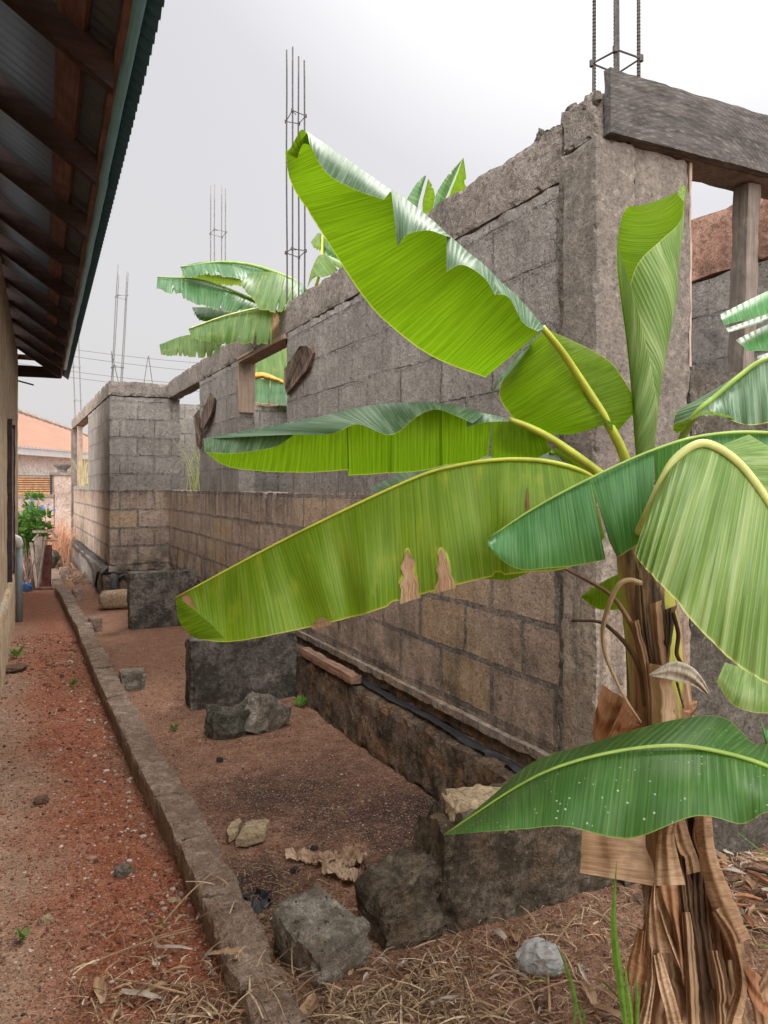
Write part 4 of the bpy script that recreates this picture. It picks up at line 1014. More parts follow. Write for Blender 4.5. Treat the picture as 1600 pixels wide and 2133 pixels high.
panel(L, [(1045, 588), (1005, 548), (985, 533), (931, 486)], [(1032, 615), (1008, 578), (965, 552), (930, 565)], 1.715, 1.62, 40, 10, .015, 1, 0, .004, seed=5)
panel(L, [(940, 495), (905, 462), (860, 425), (815, 393)], [(925, 490), (892, 480), (850, 488), (828, 515)], 1.715, 1.60, 40, 12, .02, 1, 0, .004, seed=6)
panel(L, [(815, 396), (760, 357), (700, 315), (640, 274)], [(800, 416), (740, 395), (680, 360), (645, 300)], 1.715, 1.65, 50, 10, .012, 1, 0, .003, seed=7)
panel(L, [(640, 278), (628, 270), (615, 290), (598, 322)], [(650, 300), (632, 300), (625, 315), (620, 330)], 1.72, 1.74, 24, 6, .0, 0, .15, .004, seed=8)
panel(L, [(1118, 700), (1070, 752), (1035, 790), (1024, 824)], [(1105, 722), (1062, 775), (1038, 800), (1028, 820)], 1.9, 1.86, 30, 6, .01, 1, 0, .002, seed=8.5)
fin(L, [ML_glow, ML_top], [([(1322, 1050, 1.9), (1300, 950, 1.88), (1258, 868, 1.85), (1200, 777, 1.82), (1165, 725, 1.77), (1130, 682, 1.735)], (.017, .009), M_ribY)], 'tallest raised leaf with a glowing underside and folded dark edge')
m_ = L
# -- leaf 2: horizontal leaf, top half draped
L = MB()
ribt = [(1062, 874), (1010, 862), (960, 846), (900, 838), (850, 838), (760, 846), (650, 871), (520, 896), (424, 914)]
panel(L, [(1130, 905), (1100, 890), (1062, 876), (1024, 866)], [(1150, 938), (1110, 958), (1060, 968), (1024, 955)], 1.85, 1.92, 40, 14, .02, 0, .01, .004, seed=1)
panel(L, [(1024, 866), (985, 853), (955, 845), (920, 840)], [(1018, 948), (985, 962), (950, 966), (920, 970)], 1.82, 1.9, 40, 14, .02, 0, .01, .004, seed=2)
panel(L, [(920, 840), (890, 838), (850, 838), (815, 840)], [(922, 970), (890, 978), (850, 984), (812, 986)], 1.82, 1.86, 40, 14, .025, 0, .01, .004, seed=3)
panel(L, [(820, 840), (790, 842), (760, 846), (722, 854)], [(822, 984), (790, 987), (760, 989), (725, 990)], 1.82, 1.9, 40, 14, .02, 0, .01, .004, seed=4)
panel(L, [(724, 854), (650, 871), (560, 888), (480, 903), (424, 914)], [(727, 978), (640, 984), (540, 981), (470, 970), (426, 940)], 1.82, 1.88, 70, 14, .02, 0, .008, .004, seed=5)
panel(L, [(1062, 874), (1035, 866), (1005, 860), (975, 850)], [(1060, 878), (1030, 878), (1000, 882), (972, 890)], 1.815, 1.76, 30, 8, .006, 1, 0, .003, seed=6)
panel(L, ribt[1:], [(985, 882), (940, 862), (905, 853), (868, 868), (815, 906), (745, 884), (690, 904), (610, 905)], 1.815, 1.72, 120, 14, .02, 1, 0, .007, seed=7, per=.16)
panel(L, [(650, 870), (600, 880), (540, 891), (480, 903), (424, 913)], [(612, 906), (575, 930), (520, 941), (470, 945), (428, 942)], 1.812, 1.74, 60, 12, .014, 1, 0, .003, seed=8)
fin(L, [ML_glow, ML_top], [([(1300, 1040, 1.9), (1250, 988, 1.88), (1165, 925, 1.85), (1110, 893, 1.83), (1060, 873, 1.82)], (.02, .009), M_ribY)], 'level leaf arching left with a grey waxy top and glowing underside')
# leaf between
L = MB()
panel(L, [(1150, 940), (1080, 950), (1000, 952), (930, 958), (850, 978), (770, 1016)], [(1200, 985), (1120, 990), (1040, 985), (950, 990), (880, 1010), (800, 1030)], 1.98, 1.9, 60, 10, .02, 0, .02, .006, seed=3)
panel(L, [(1150, 938), (1165, 930), (1180, 925)], [(1230, 1000), (1232, 985), (1225, 960)], 1.96, 1.94, 20, 6, .01, 1, .02, seed=5)
fin(L, [ML_top, ML_glow], [([(1300, 1060, 1.93), (1240, 1005, 1.95), (1185, 955, 1.96), (1145, 940, 1.97)], (.014, .008), M_ribY)], 'partly hidden leaf between the level leaf and the yellowing one')
# -- leaf 3: large yellowish leaf
L = MB()
r3 = [(1228, 992), (1150, 963), (1100, 957), (1050, 958), (950, 971), (850, 1002), (750, 1047), (600, 1121), (480, 1182), (366, 1246)]
panel(L, r3, [(1260, 1120), (1190, 1180), (1100, 1192), (1050, 1198), (985, 1210), (862, 1243), (770, 1276), (660, 1303), (490, 1336), (405, 1330)], 1.72, 1.63, 200, 22, .03, 0, .005, .015, seed=13, per=.16, nick=.03, nf=16)
ROWS3 = L.last
panel(L, [(366, 1250), (372, 1290), (392, 1318), (412, 1331)], [(380, 1250), (410, 1275), (440, 1300), (470, 1331)], 1.61, 1.60, 24, 6, .006, 1, .05, .002, seed=5)
panel(L, [(1015, 1150), (1060, 1175), (1110, 1190)], [(1005, 1205), (1060, 1208), (1102, 1192)], 1.78, 1.78, 24, 8, .005, 2, .03, seed=6)
LF3 = fin(L, [ML_yel, ML_glow, ML_glow], [([(1290, 1060, 1.78), (1232, 994, 1.73), (1150, 963, 1.715), (1050, 957, 1.715), (950, 970, 1.715), (850, 1001, 1.715), (600, 1120, 1.715), (366, 1245, 1.715)], (.010, .0028), M_ribY)], 'long yellowing leaf hanging to the left with two brown torn patches')
M_halo = mat_plain('yellow_halo', (.29, .36, .03), .6, .25, 40, obj=True)
def wp(i0, i1, v0, v1, mi=0, flip=False):
    m_ = MB(); NV = len(ROWS3[0])-1; rows = []; uvs = []; nn = 14
    for a in range(nn+1):
        v = v0+(v1-v0)*a/nn; f = a/nn; ww = ((.12+.88*f**.6 if not flip else sin(pi*f)))*(1+.7*nz((f*5, i0, 0), 1)); c = i0+(i1-i0)*.5; row = []; uv = []
        for b_ in range(7):
            fi = c+(i1-i0)*.5*ww*(b_/3-1)+.8*nz((f*7, i0, 3), 1); k = max(0, min(len(ROWS3)-2, int(fi))); fr = fi-k
            jj = min(NV-1, int(v*NV)); fj = v*NV-jj
            q = ROWS3[k][jj].lerp(ROWS3[k+1][jj], fr).lerp(ROWS3[k][jj+1].lerp(ROWS3[k+1][jj+1], fr), fj)
            q = q+(Vector((0, 0, CAMZ))-q).normalized()*((.0035+.004*abs(nz((b_*1.1, f*5, i0), 1))) if mi != 2 else .0015)+(Vector((0, 0, -.006)) if a == nn else Vector())
            row.append(q); uv.append((b_*.01, f*.97))
        rows.append(row); uvs.append(uv)
    m_.quadgrid(rows, uvs, mi); m_.build('withered_patch', [M_dryA, M_dryB, M_halo], LF3, smooth=True)
wp(108, 117, .60, 1.0); wp(96, 102, .68, 1.0); wp(107.6, 117.5, .58, .995, 2); wp(95.6, 102.4, .66, .995, 2); wp(150, 156, .93, 1.0); wp(43, 46, .25, .62, 1, True); wp(192, 199, .0, .9, 1)
# -- leaf 4: dark mid green
L = MB()
panel(L, [(1228, 1000), (1180, 1022), (1130, 1050), (1080, 1080), (1040, 1103), (1017, 1122)], [(1262, 1166), (1200, 1178), (1140, 1184), (1085, 1186), (1045, 1166), (1016, 1138)], 1.55, 1.5, 80, 18, .02, 0, .004, .004, seed=1)
panel(L, [(1362, 938), (1320, 955), (1275, 974), (1228, 998)], [(1362, 1112), (1332, 1132), (1300, 1152), (1285, 1162)], 1.56, 1.5, 60, 18, .02, 0, .006, .006, seed=2)
panel(L, [(1300, 965), (1265, 980), (1230, 996)], [(1320, 1140), (1288, 1158), (1270, 1130)], 1.575, 1.56, 30, 10, .0, 0, 0, .004, seed=3)
panel(L, [(1470, 908), (1440, 913), (1400, 925), (1362, 938)], [(1480, 1060), (1440, 1080), (1400, 1100), (1366, 1085)], 1.57, 1.62, 40, 12, .0, 0, 0, .005, seed=4)
panel(L, [(1760, 925), (1680, 908), (1600, 903), (1540, 903), (1470, 908)], [(1780, 1130), (1700, 1120), (1620, 1110), (1550, 1090), (1480, 1060)], 1.57, 1.56, 60, 16, .02, 0, .004, .006, seed=5)
fin(L, [ML_mid], [([(1770, 928, 1.57), (1600, 902, 1.56), (1470, 907, 1.56), (1362, 937, 1.553), (1228, 997, 1.545), (1110, 1060, 1.545), (1017, 1122, 1.545)], (.007, .0022), M_ribG)], 'smooth dark green leaf crossing in front of the stem with a torn centre')
# -- leaf 5: big pale pleated leaf drooping right
L = MB()
panel(L, [(1352, 1060), (1375, 1010), (1405, 960), (1450, 928), (1490, 932), (1545, 972), (1600, 1046), (1650, 1130)],
  [(1322, 1152), (1330, 1165), (1345, 1185), (1365, 1206), (1395, 1240), (1478, 1335), (1560, 1402), (1660, 1450)], 1.44, 1.28, 150, 26, .035, 0, .012, .007, seed=2, per=.035, nick=.05, nf=22)
panel(L, [(1500, 928), (1550, 960), (1605, 1035), (1655, 1125)], [(1560, 905), (1640, 960), (1700, 1050), (1720, 1150)], 1.44, 1.52, 50, 12, .01, 0, .01, .004, seed=4)
fin(L, [ML_pale], [([(1330, 1110, 1.5), (1352, 1062, 1.45), (1376, 1008, 1.435), (1405, 958, 1.43), (1450, 926, 1.43), (1490, 930, 1.43), (1545, 970, 1.43), (1600, 1044, 1.43), (1650, 1128, 1.43)], (.009, .0075), M_ribC)], 'big pale pleated leaf drooping at the right edge')
# -- leaf 6: rolled new leaf
L = MB()
def roll(t_):   # t_ 0 base .. 1 top
    return t_
LFT = catmull([P(1338, 990, 1.9), P(1325, 945, 1.9), P(1318, 850, 1.9), P(1310, 720, 1.9), P(1299, 560, 1.9), P(1294, 490, 1.9), P(1303, 440, 1.9), P(1318, 424, 1.9)], 70)
RGT = catmull([P(1352, 990, 1.9), P(1362, 945, 1.9), P(1371, 850, 1.9), P(1382, 750, 1.9), P(1395, 630, 1.9), P(1408, 540, 1.9), P(1420, 470, 1.9), P(1427, 388, 1.9)], 70)
def rolled(a0, a1, off, mi, t0=0, t1=1, top=None):
    rows = []; uvs = []
    i0, i1 = int(t0*69), int(t1*69)
    for i in range(i0, i1+1):
        c = (LFT[i]+RGT[i])/2; h = (RGT[i]-LFT[i])/2; r_ = h.length; row = []; uv = []
        f = (i-i0)/max(1, i1-i0); A0 = a0(f) if callable(a0) else a0; A1 = a1(f) if callable(a1) else a1
        for k in range(21):
            a = A0+(A1-A0)*k/20
            q = c+RT*(cos(a)*r_)-FW*(sin(a)*r_*.75+off)+UP*(0.0)
            q += h.normalized()*0
            if abs(h.z) > 0: q += UP*(cos(a)*h.z)
            row.append(q); uv.append((i*.011-k*.006, k/20))
        rows.append(row); uvs.append(uv)
    L.quadgrid(rows, uvs, mi)
# back sheet (inner face seen at the top left), right front sheet, left front wrap
rolled(pi, 2*pi, .0, 1)
rolled(0, lambda f: pi*.92 if f < .45 else pi*(.92-.86*min(1, (f-.45)/.5)), .0, 0)
rolled(pi, lambda f: pi*.25 if f < .3 else pi*(.25+.74*min(1, (f-.3)/.45)), .008, 0, 0, .86)
fin(L, [ML_pale, ML_glow], [([(1345, 1090, 1.9), (1345, 1000, 1.9), (1343, 940, 1.93)], (.02, .02), M_ribG)], 'upright half rolled new leaf')
m_ = MB(); 
panel(m_, [(1411, 404), (1414, 396), (1420, 382)], [(1424, 420), (1427, 405), (1427, 390)], 1.845, 1.845, 12, 6, .004, 0); m_.build('leaf_tip', [ML_pale], BP, smooth=True)
# -- leaf 7
L = MB()
panel(L, [(1446, 866), (1480, 832), (1530, 790), (1575, 758), (1640, 735)], [(1402, 884), (1412, 855), (1460, 828), (1515, 795), (1600, 745)], 1.7, 1.76, 50, 12, .006, 0, 0, .002, seed=1)
panel(L, [(1446, 866), (1490, 828), (1540, 785), (1584, 754), (1650, 735)], [(1450, 864), (1500, 868), (1550, 884), (1592, 882), (1680, 860)], 1.7, 1.6, 70, 16, .02, 0, 0, .009, seed=2, per=.05)
panel(L, [(1442, 868), (1460, 858), (1480, 856), (1530, 868)], [(1440, 876), (1460, 866), (1485, 864), (1528, 872)], 1.6, 1.58, 24, 4, .004, 1, 0, .002, seed=3)
panel(L, [(1404, 884), (1402, 895), (1410, 902)], [(1436, 872), (1425, 895), (1412, 902)], 1.75, 1.7, 16, 6, .004, 1, 0, .001, seed=3)
fin(L, [ML_top, ML_glow], [([(1370, 1010, 1.8), (1405, 945, 1.76), (1446, 868, 1.7), (1490, 827, 1.69), (1540, 784, 1.69), (1584, 753, 1.69), (1650, 734, 1.69)], (.013, .005), M_ribG)], 'blue green leaf rising to the right edge')
# -- leaf 9: lowest leaf
L = MB()
r9 = [(1720, 1665), (1660, 1625), (1600, 1598), (1530, 1573), (1450, 1558), (1330, 1559), (1200, 1586), (1090, 1632), (1000, 1690), (925, 1740)]
panel(L, r9, [(1740, 1600), (1670, 1570), (1610, 1550), (1570, 1548), (1505, 1494), (1400, 1500), (1240, 1545), (1110, 1588), (1020, 1662), (925, 1740)], 1.44, 1.58, 120, 16, .012, 0, .004, .007, seed=3, per=.2)
panel(L, r9, [(1760, 1720), (1690, 1700), (1600, 1692), (1545, 1716), (1450, 1700), (1310, 1747), (1180, 1722), (1090, 1727), (1000, 1733), (925, 1740)], 1.44, 1.30, 160, 22, .03, 0, .006, .008, seed=4, per=.2)
fin(L, [ML_dark], [([(1740, 1680, 1.45), (1600, 1597, 1.435), (1450, 1557, 1.43), (1330, 1558, 1.43), (1200, 1585, 1.43), (1090, 1631, 1.43), (925, 1739, 1.43)], (.008, .0022), M_ribG)], 'lowest dark green leaf with water spotted surface')
# -- right edge small leaves
L = MB(); panel(L, [(1680, 1370), (1600, 1392), (1550, 1390), (1510, 1380)], [(1690, 1470), (1600, 1486), (1530, 1470), (1493, 1420)], 1.55, 1.5, 40, 14, .02, 0, .01, .006, seed=2); fin(L, [ML_pale], (), 'short rounded pale leaf under the drooping one')
L = MB(); panel(L, [(1325, 1185), (1290, 1195), (1250, 1215), (1212, 1240)], [(1330, 1262), (1290, 1270), (1245, 1268), (1210, 1245)], 2.05, 2.05, 40, 12, .01, 0, .01, .003, seed=2); fin(L, [ML_glow], (), 'small leaf behind the stem')
L = MB(); panel(L, [(1700, 1480), (1640, 1490), (1600, 1520), (1585, 1500)], [(1700, 1600), (1640, 1590), (1600, 1560), (1590, 1530)], 1.75, 1.75, 30, 8, .01, 0, .01, .003, seed=2); fin(L, [ML_mid], (), 'leaf edge at the right border')
# -- leaf 8 torn fingers, of a plant right of the frame
rb = P(1850, 1013, 2.0); rb.z = 0
BP2 = thing('banana_plant', 'neighbouring banana plant reaching in from the right edge with shredded leaf fingers', 'banana plant', rb)
m_ = MB(); m_.tube([rb, rb+Vector((0, 0, 1.2)), rb+Vector((.02, 0, 2.0))], .09, .04, n=16); m_.build('pseudostem', M_stem, BP2, smooth=True)
L = MB()
panel(L, [(1760, 560), (1640, 590), (1570, 620), (1500, 655)], [(1770, 640), (1650, 640), (1580, 660), (1508, 677)], 1.85, 1.8, 50, 8, .015, 0, .01, .004, seed=1)
panel(L, [(1760, 610), (1640, 635), (1580, 660), (1512, 684)], [(1770, 650), (1650, 652), (1580, 675), (1518, 692)], 1.87, 1.83, 40, 6, .006, 0, .01, .003, seed=2)
panel(L, [(1760, 630), (1650, 655), (1590, 680), (1533, 708)], [(1770, 720), (1660, 725), (1600, 730), (1558, 732)], 1.86, 1.8, 50, 8, .015, 0, .01, .004, seed=3)
panel(L, [(1760, 700), (1660, 715), (1600, 735), (1577, 742)], [(1770, 770), (1660, 760), (1610, 757), (1580, 755)], 1.9, 1.85, 30, 8, .01, 0, .01, .003, seed=4)
fin(L, [ML_mid], [([(1850, 1060, 2.0), (1840, 800, 1.95), (1800, 680, 1.87), (1760, 600, 1.85)], (.018, .01), M_ribG)], None, BP2)
# -- dry material round the stem
def dry(pl, mats=(M_dryA, M_dryB, M_dryD), label=None, name='dry_leaf'):
    m_ = MB()
    for a in pl: panel(m_, **a) if isinstance(a, dict) else panel(m_, *a)
    o = m_.build(name, list(mats), BP, smooth=True)
    if label: o['label'] = label
    return o
def D(rib, edge, dr, de, nu=40, nvv=10, bulge=.02, mi=0, rag=.03, pleat=.006, seed=1., per=.07, fold=.007): return dict(fold=fold, nick=.12, nf=40, rib=rib, edge=edge, dr=dr, de=de, nu=nu, nvv=nvv, bulge=bulge, mi=mi, rag=rag, pleat=pleat*.3, seed=seed, per=per*3)
dry([D([(1350, 1700), (1345, 1760), (1360, 1800), (1365, 1846)], [(1215, 1700), (1212, 1740), (1210, 1785), (1208, 1818)], 1.72, 1.70, 40, 16, .015, 0, .015, .006, 2)], label='broad tan dry sheet below the lowest leaf')
dry([D([(1385, 1690), (1372, 1740), (1366, 1790), (1362, 1845)], [(1420, 1690), (1405, 1740), (1415, 1790), (1427, 1843)], 1.68, 1.66, 30, 10, .02, 0, .02, .006, 3)])
dry([D([(1335, 1490), (1300, 1455), (1275, 1440), (1255, 1425)], [(1335, 1520), (1290, 1535), (1240, 1545), (1236, 1500)], 1.84, 1.82, 40, 12, .02, 1, .04, .008, 4), D([(1305, 1450), (1320, 1480), (1335, 1510)], [(1262, 1545), (1290, 1540), (1338, 1512)], 1.80, 1.78, 30, 8, .012, 1, .03, .004, 5)], label='orange brown dry blade left of the stem')
dry([D([(1395, 1480), (1410, 1450), (1430, 1460), (1452, 1460)], [(1385, 1510), (1410, 1505), (1435, 1500), (1450, 1478)], 1.86, 1.84, 30, 10, .02, 1, .06, .008, 6)])
dry([D([(1352, 1404), (1400, 1378), (1440, 1388), (1465, 1415), (1478, 1442)], [(1353, 1408), (1395, 1415), (1425, 1422), (1450, 1432), (1472, 1448)], 1.74, 1.72, 50, 10, .015, 0, .02, .008, 7, .03)], (M_dryS,), 'silvery curled dry blade')
dry([D([(1338, 1215), (1345, 1260), (1352, 1320), (1362, 1400)], [(1325, 1170), (1322, 1250), (1328, 1330), (1345, 1400)], 1.80, 1.83, 40, 10, .02, 2, .05, .008, 8), D([(1385, 1270), (1390, 1330), (1380, 1390), (1370, 1440)], [(1410, 1260), (1400, 1330), (1392, 1390), (1385, 1440)], 1.80, 1.83, 40, 8, .02, 2, .05, .008, 9), D([(1352, 1260), (1358, 1330), (1366, 1400), (1370, 1480)], [(1378, 1250), (1384, 1330), (1392, 1400), (1396, 1480)], 1.80, 1.79, 40, 8, .02, 1, .05, .008, 9)], mats=(M_shA, M_shB, M_shD), label='dark rotting sheaths on the stem')
dry([D([(1345, 1380), (1350, 1450), (1352, 1540), (1348, 1640)], [(1400, 1390), (1408, 1450), (1402, 1540), (1400, 1640)], 1.79, 1.79, 40, 12, .05, 0, .03, .006, 10), D([(1312, 1300), (1330, 1370), (1342, 1440), (1348, 1540)], [(1330, 1290), (1350, 1370), (1358, 1440), (1362, 1540)], 1.80, 1.79, 40, 8, .02, 1, .03, .006, 11)], mats=(M_shA, M_shB, M_shD))
def stalk(pts, r0, r1, mat, D_=1.8):
    m_ = MB(); q = catmull(W3(wd_(pts, D_)), 36); m_.tube(q, r0, r1, n=7, flat=.6); return m_.build('dry_stalk', mat, BP, smooth=True)
stalk([(1172, 1183), (1215, 1205), (1268, 1236), (1300, 1275), (1335, 1340)], .004, .012, M_shB)
stalk([(1192, 1293), (1245, 1295), (1275, 1312), (1310, 1350), (1335, 1400), (1345, 1470)], .005, .012, M_shD)
stalk([(1335, 1215), (1310, 1208), (1288, 1220), (1268, 1262), (1256, 1310), (1260, 1360), (1280, 1410), (1305, 1460), (1335, 1505)], .011, .005, M_shA, 1.76)
stalk([(1402, 1275), (1413, 1320), (1410, 1360), (1418, 1380)], .006, .006, M_shD)
stalk([(1410, 1420), (1418, 1450), (1425, 1475)], .004, .003, M_dryD)
# skirt below the lowest leaf
dry([D([(1446, 1695), (1456, 1780), (1476, 1870), (1520, 1974)], [(1482, 1695), (1492, 1780), (1528, 1870), (1564, 1954)], 1.675, 1.665, 60, 16, .03, 0, .02, .003, 12, .07, .003), D([(1486, 1860), (1500, 1930), (1512, 2000)], [(1512, 1860), (1545, 1930), (1540, 2000)], 1.70, 1.70, 30, 10, .01, 1, .05, .003, 12.5)], label='long tan dry leaf hanging right of the stem')
dry([D([(1425, 1700), (1440, 1750), (1455, 1790), (1460, 1815)], [(1400, 1700), (1410, 1760), (1428, 1800), (1430, 1822)], 1.69, 1.67, 30, 8, .015, 0, .05, .006, 13)])
dry([D([(1368, 1830), (1378, 1870), (1392, 1890), (1397, 1900)], [(1425, 1845), (1432, 1950), (1438, 2050), (1440, 2140)], 1.70, 1.72, 50, 14, .03, 1, .03, .01, 14), D([(1360, 1842), (1352, 1890), (1348, 1940), (1352, 1985)], [(1366, 1842), (1372, 1880), (1390, 1960), (1396, 1984)], 1.67, 1.66, 40, 10, .01, 0, .03, .006, 15)])
dry([D([(1360, 1860), (1345, 1910), (1330, 1960), (1335, 1940)], [(1352, 1900), (1345, 1960), (1350, 2000), (1348, 1990)], 1.68, 1.67, 20, 6, .01, 1, .05, .006, 16), D([(1330, 1930), (1318, 1970), (1305, 2020), (1310, 2050)], [(1348, 1945), (1352, 1990), (1350, 2035), (1330, 2060)], 1.69, 1.68, 30, 8, .02, 1, .06, .008, 17)], label='crumpled brown dry leaf left of the stem foot')
dry([D([(1352, 1975), (1350, 2030), (1340, 2090), (1320, 2150)], [(1362, 1975), (1366, 2040), (1358, 2100), (1352, 2150)], 1.66, 1.65, 40, 8, .015, 0, .03, .005, 18), D([(1378, 1985), (1395, 2040), (1410, 2090), (1425, 2150)], [(1362, 1990), (1372, 2050), (1385, 2100), (1395, 2150)], 1.65, 1.64, 40, 8, .012, 0, .03, .004, 19), D([(1372, 1900), (1385, 1950), (1405, 2000), (1425, 2038)], [(1378, 1895), (1395, 1945), (1415, 2000), (1427, 2036)], 1.655, 1.65, 40, 6, .008, 0, .03, .004, 20)])
dry([D([(1430, 1700), (1445, 1830), (1460, 1960), (1490, 2140)], [(1460, 1700), (1480, 1830), (1500, 1960), (1540, 2140)], 1.73, 1.74, 60, 12, .02, 2, .06, .014, 21, .05), D([(1410, 1760), (1420, 1880), (1440, 2000), (1450, 2150)], [(1440, 1760), (1455, 1880), (1475, 2000), (1495, 2150)], 1.70, 1.71, 60, 10, .02, 2, .06, .012, 22, .05)], mats=(M_shA, M_shB, M_shD), label='dark shredded dry leaves down the stem')
dry([D([(1482, 1900), (1510, 1960), (1535, 2040), (1500, 2150)], [(1500, 1890), (1545, 1950), (1556, 2060), (1540, 2150)], 1.67, 1.66, 50, 10, .025, 0, .02, .006, 23), D([(1530, 1970), (1560, 2010), (1590, 2040), (1640, 2100)], [(1545, 2010), (1560, 2070), (1585, 2110), (1640, 2150)], 1.68, 1.66, 40, 10, .02, 1, .03, .008, 24), D([(1580, 2050), (1600, 2000), (1620, 1900), (1640, 1850)], [(1590, 2090), (1630, 2060), (1650, 1980), (1660, 1900)], 1.6, 1.6, 30, 8, .01, 0, .04, .006, 25)], label='curved tan dry leaves at the stem foot')
dry([D([(1345, 1850), (1340, 1900), (1342, 1960)], [(1356, 1850), (1354, 1900), (1354, 1960)], 1.75, 1.75, 20, 5, .004, 2, .05, .004, 26)])
for k, (x0, y0, x1, y1, w0, w1, d0, mi) in enumerate(((1368, 1850, 1385, 2140, 60, 70, 1.735, 0), (1400, 1780, 1420, 2000, 34, 44, 1.715, 1), (1440, 1760, 1462, 2060, 26, 40, 1.70, 2), (1462, 1800, 1500, 2140, 30, 48, 1.72, 1),
      (1345, 1960, 1330, 2140, 30, 60, 1.71, 1), (1500, 1900, 1520, 2140, 34, 50, 1.73, 0), (1420, 1900, 1432, 2140, 22, 30, 1.69, 0), (1475, 1980, 1490, 2140, 18, 26, 1.675, 0), (1330, 2010, 1312, 2140, 22, 34, 1.70, 0), (1392, 1700, 1398, 1800, 26, 34, 1.70, 0), (1540, 2030, 1575, 2150, 30, 44, 1.71, 1), (1448, 1700, 1456, 1790, 20, 26, 1.695, 1))):
    bx = R.uniform(-10, 12); xm, ym = (x0+x1)/2+bx, (y0+y1)/2
    dry([D([(x0, y0), (xm, ym), (x1, y1)], [(x0+w0, y0), (xm+(w0+w1)/2, ym), (x1+w1, y1)], d0, d0+R.uniform(-.03, .03), 60, 16, .016, mi, .16, .010, k*1.9, .09)], mats=(M_shA, M_shB, M_shD), name='dry_sheath')

# -- banana behind the building (left of the tall rebar)
def bgplant(px, D0, h, label):
    b_ = P(px, 1013, D0); b_.z = 0
    o = thing('banana_plant', label, 'banana plant', b_)
    m_ = MB(); m_.tube([b_, b_+Vector((0, 0, h*.5)), b_+Vector((.05, 0, h))], .12, .06, n=14); m_.build('pseudostem', M_stem, o, smooth=True); return o
B3 = bgplant(640, 7.6, 2.95, 'ragged banana plant behind the long wall spreading leaves over the ring beam')
def bl(par, panels, mats, rib=None, label=None):
    L = MB()
    for a in panels: panel(L, **a)
    return fin(L, mats, [rib] if rib else (), label, par)
def E(rib, edge, dr, de, mi=0, rag=.05, bulge=.05, pleat=.02, seed=1., per=.3, nu=110, nvv=10): return dict(nick=.28, nf=34, rib=rib, edge=edge, dr=dr, de=de, nu=nu, nvv=nvv, bulge=bulge, mi=mi, rag=rag, pleat=pleat, seed=seed, per=per)
bl(B3, [E([(630, 590), (560, 562), (480, 547), (420, 546), (376, 556)], [(640, 615), (570, 610), (490, 580), (430, 572), (385, 580)], 6.6, 6.3, 0, .15), E([(520, 570), (560, 566), (600, 580), (640, 610)], [(500, 590), (540, 640), (580, 650), (606, 640)], 6.4, 6.0, 1, .08, seed=3), E([(380, 560), (440, 570), (500, 580), (540, 590)], [(380, 578), (440, 592), (500, 596), (540, 610)], 6.62, 6.7, 1, .3, seed=5)], [ML_fard, ML_far], ([(645, 700, 7.2), (640, 610, 6.7), (560, 563, 6.55), (470, 546, 6.55), (376, 556, 6.55)], (.03, .006), M_ribG))
bl(B3, [E([(560, 645), (500, 610), (430, 588), (380, 580), (328, 578)], [(545, 655), (480, 650), (430, 640), (380, 622), (326, 602)], 6.5, 6.2, 0, .12, seed=7)], [ML_fard], ([(640, 730, 7.3), (600, 680, 6.9), (550, 636, 6.5), (430, 586, 6.45), (328, 577, 6.45)], (.03, .006), M_ribG))
bl(B3, [E([(500, 650), (460, 642), (430, 640), (400, 640)], [(480, 660), (450, 668), (420, 668), (405, 655)], 6.7, 6.5, 0, .15, seed=8)], [ML_fard])
bl(B3, [E([(566, 643), (530, 646), (480, 656), (430, 670), (393, 686)], [(566, 716), (520, 714), (470, 716), (430, 712), (400, 704)], 6.1, 6.0, 0, .08, .03, seed=9, pleat=.03, per=.2), E([(566, 643), (575, 650), (580, 655)], [(566, 716), (572, 700), (584, 680)], 6.1, 6.15, 1, .2, seed=2)], [ML_far, M_dryA], ([(640, 760, 7.2), (605, 690, 6.6), (566, 643, 6.1), (480, 655, 6.08), (393, 685, 6.08)], (.022, .006), M_ribC))
bl(B3, [E([(462, 715), (420, 698), (380, 700), (332, 718)], [(455, 738), (420, 745), (380, 742), (336, 740)], 6.3, 6.2, 0, .1, .02, seed=10)], [ML_far])
bl(B3, [E([(640, 600), (650, 560), (670, 530), (720, 548)], [(655, 572), (672, 578), (700, 568), (720, 550)], 6.9, 6.8, 0, .05, .02, seed=11), E([(680, 500), (665, 485), (655, 495), (650, 500)], [(678, 530), (668, 520), (655, 515), (648, 505)], 7., 7., 0, .3, .02, seed=12), E([(680, 500), (700, 520), (718, 540)], [(672, 520), (690, 540), (712, 552)], 7., 7., 1, .3, .01, seed=13)], [ML_far, ML_fard], ([(650, 620, 7.2), (668, 560, 7.), (672, 490, 6.95)], (.02, .01), M_ribY))
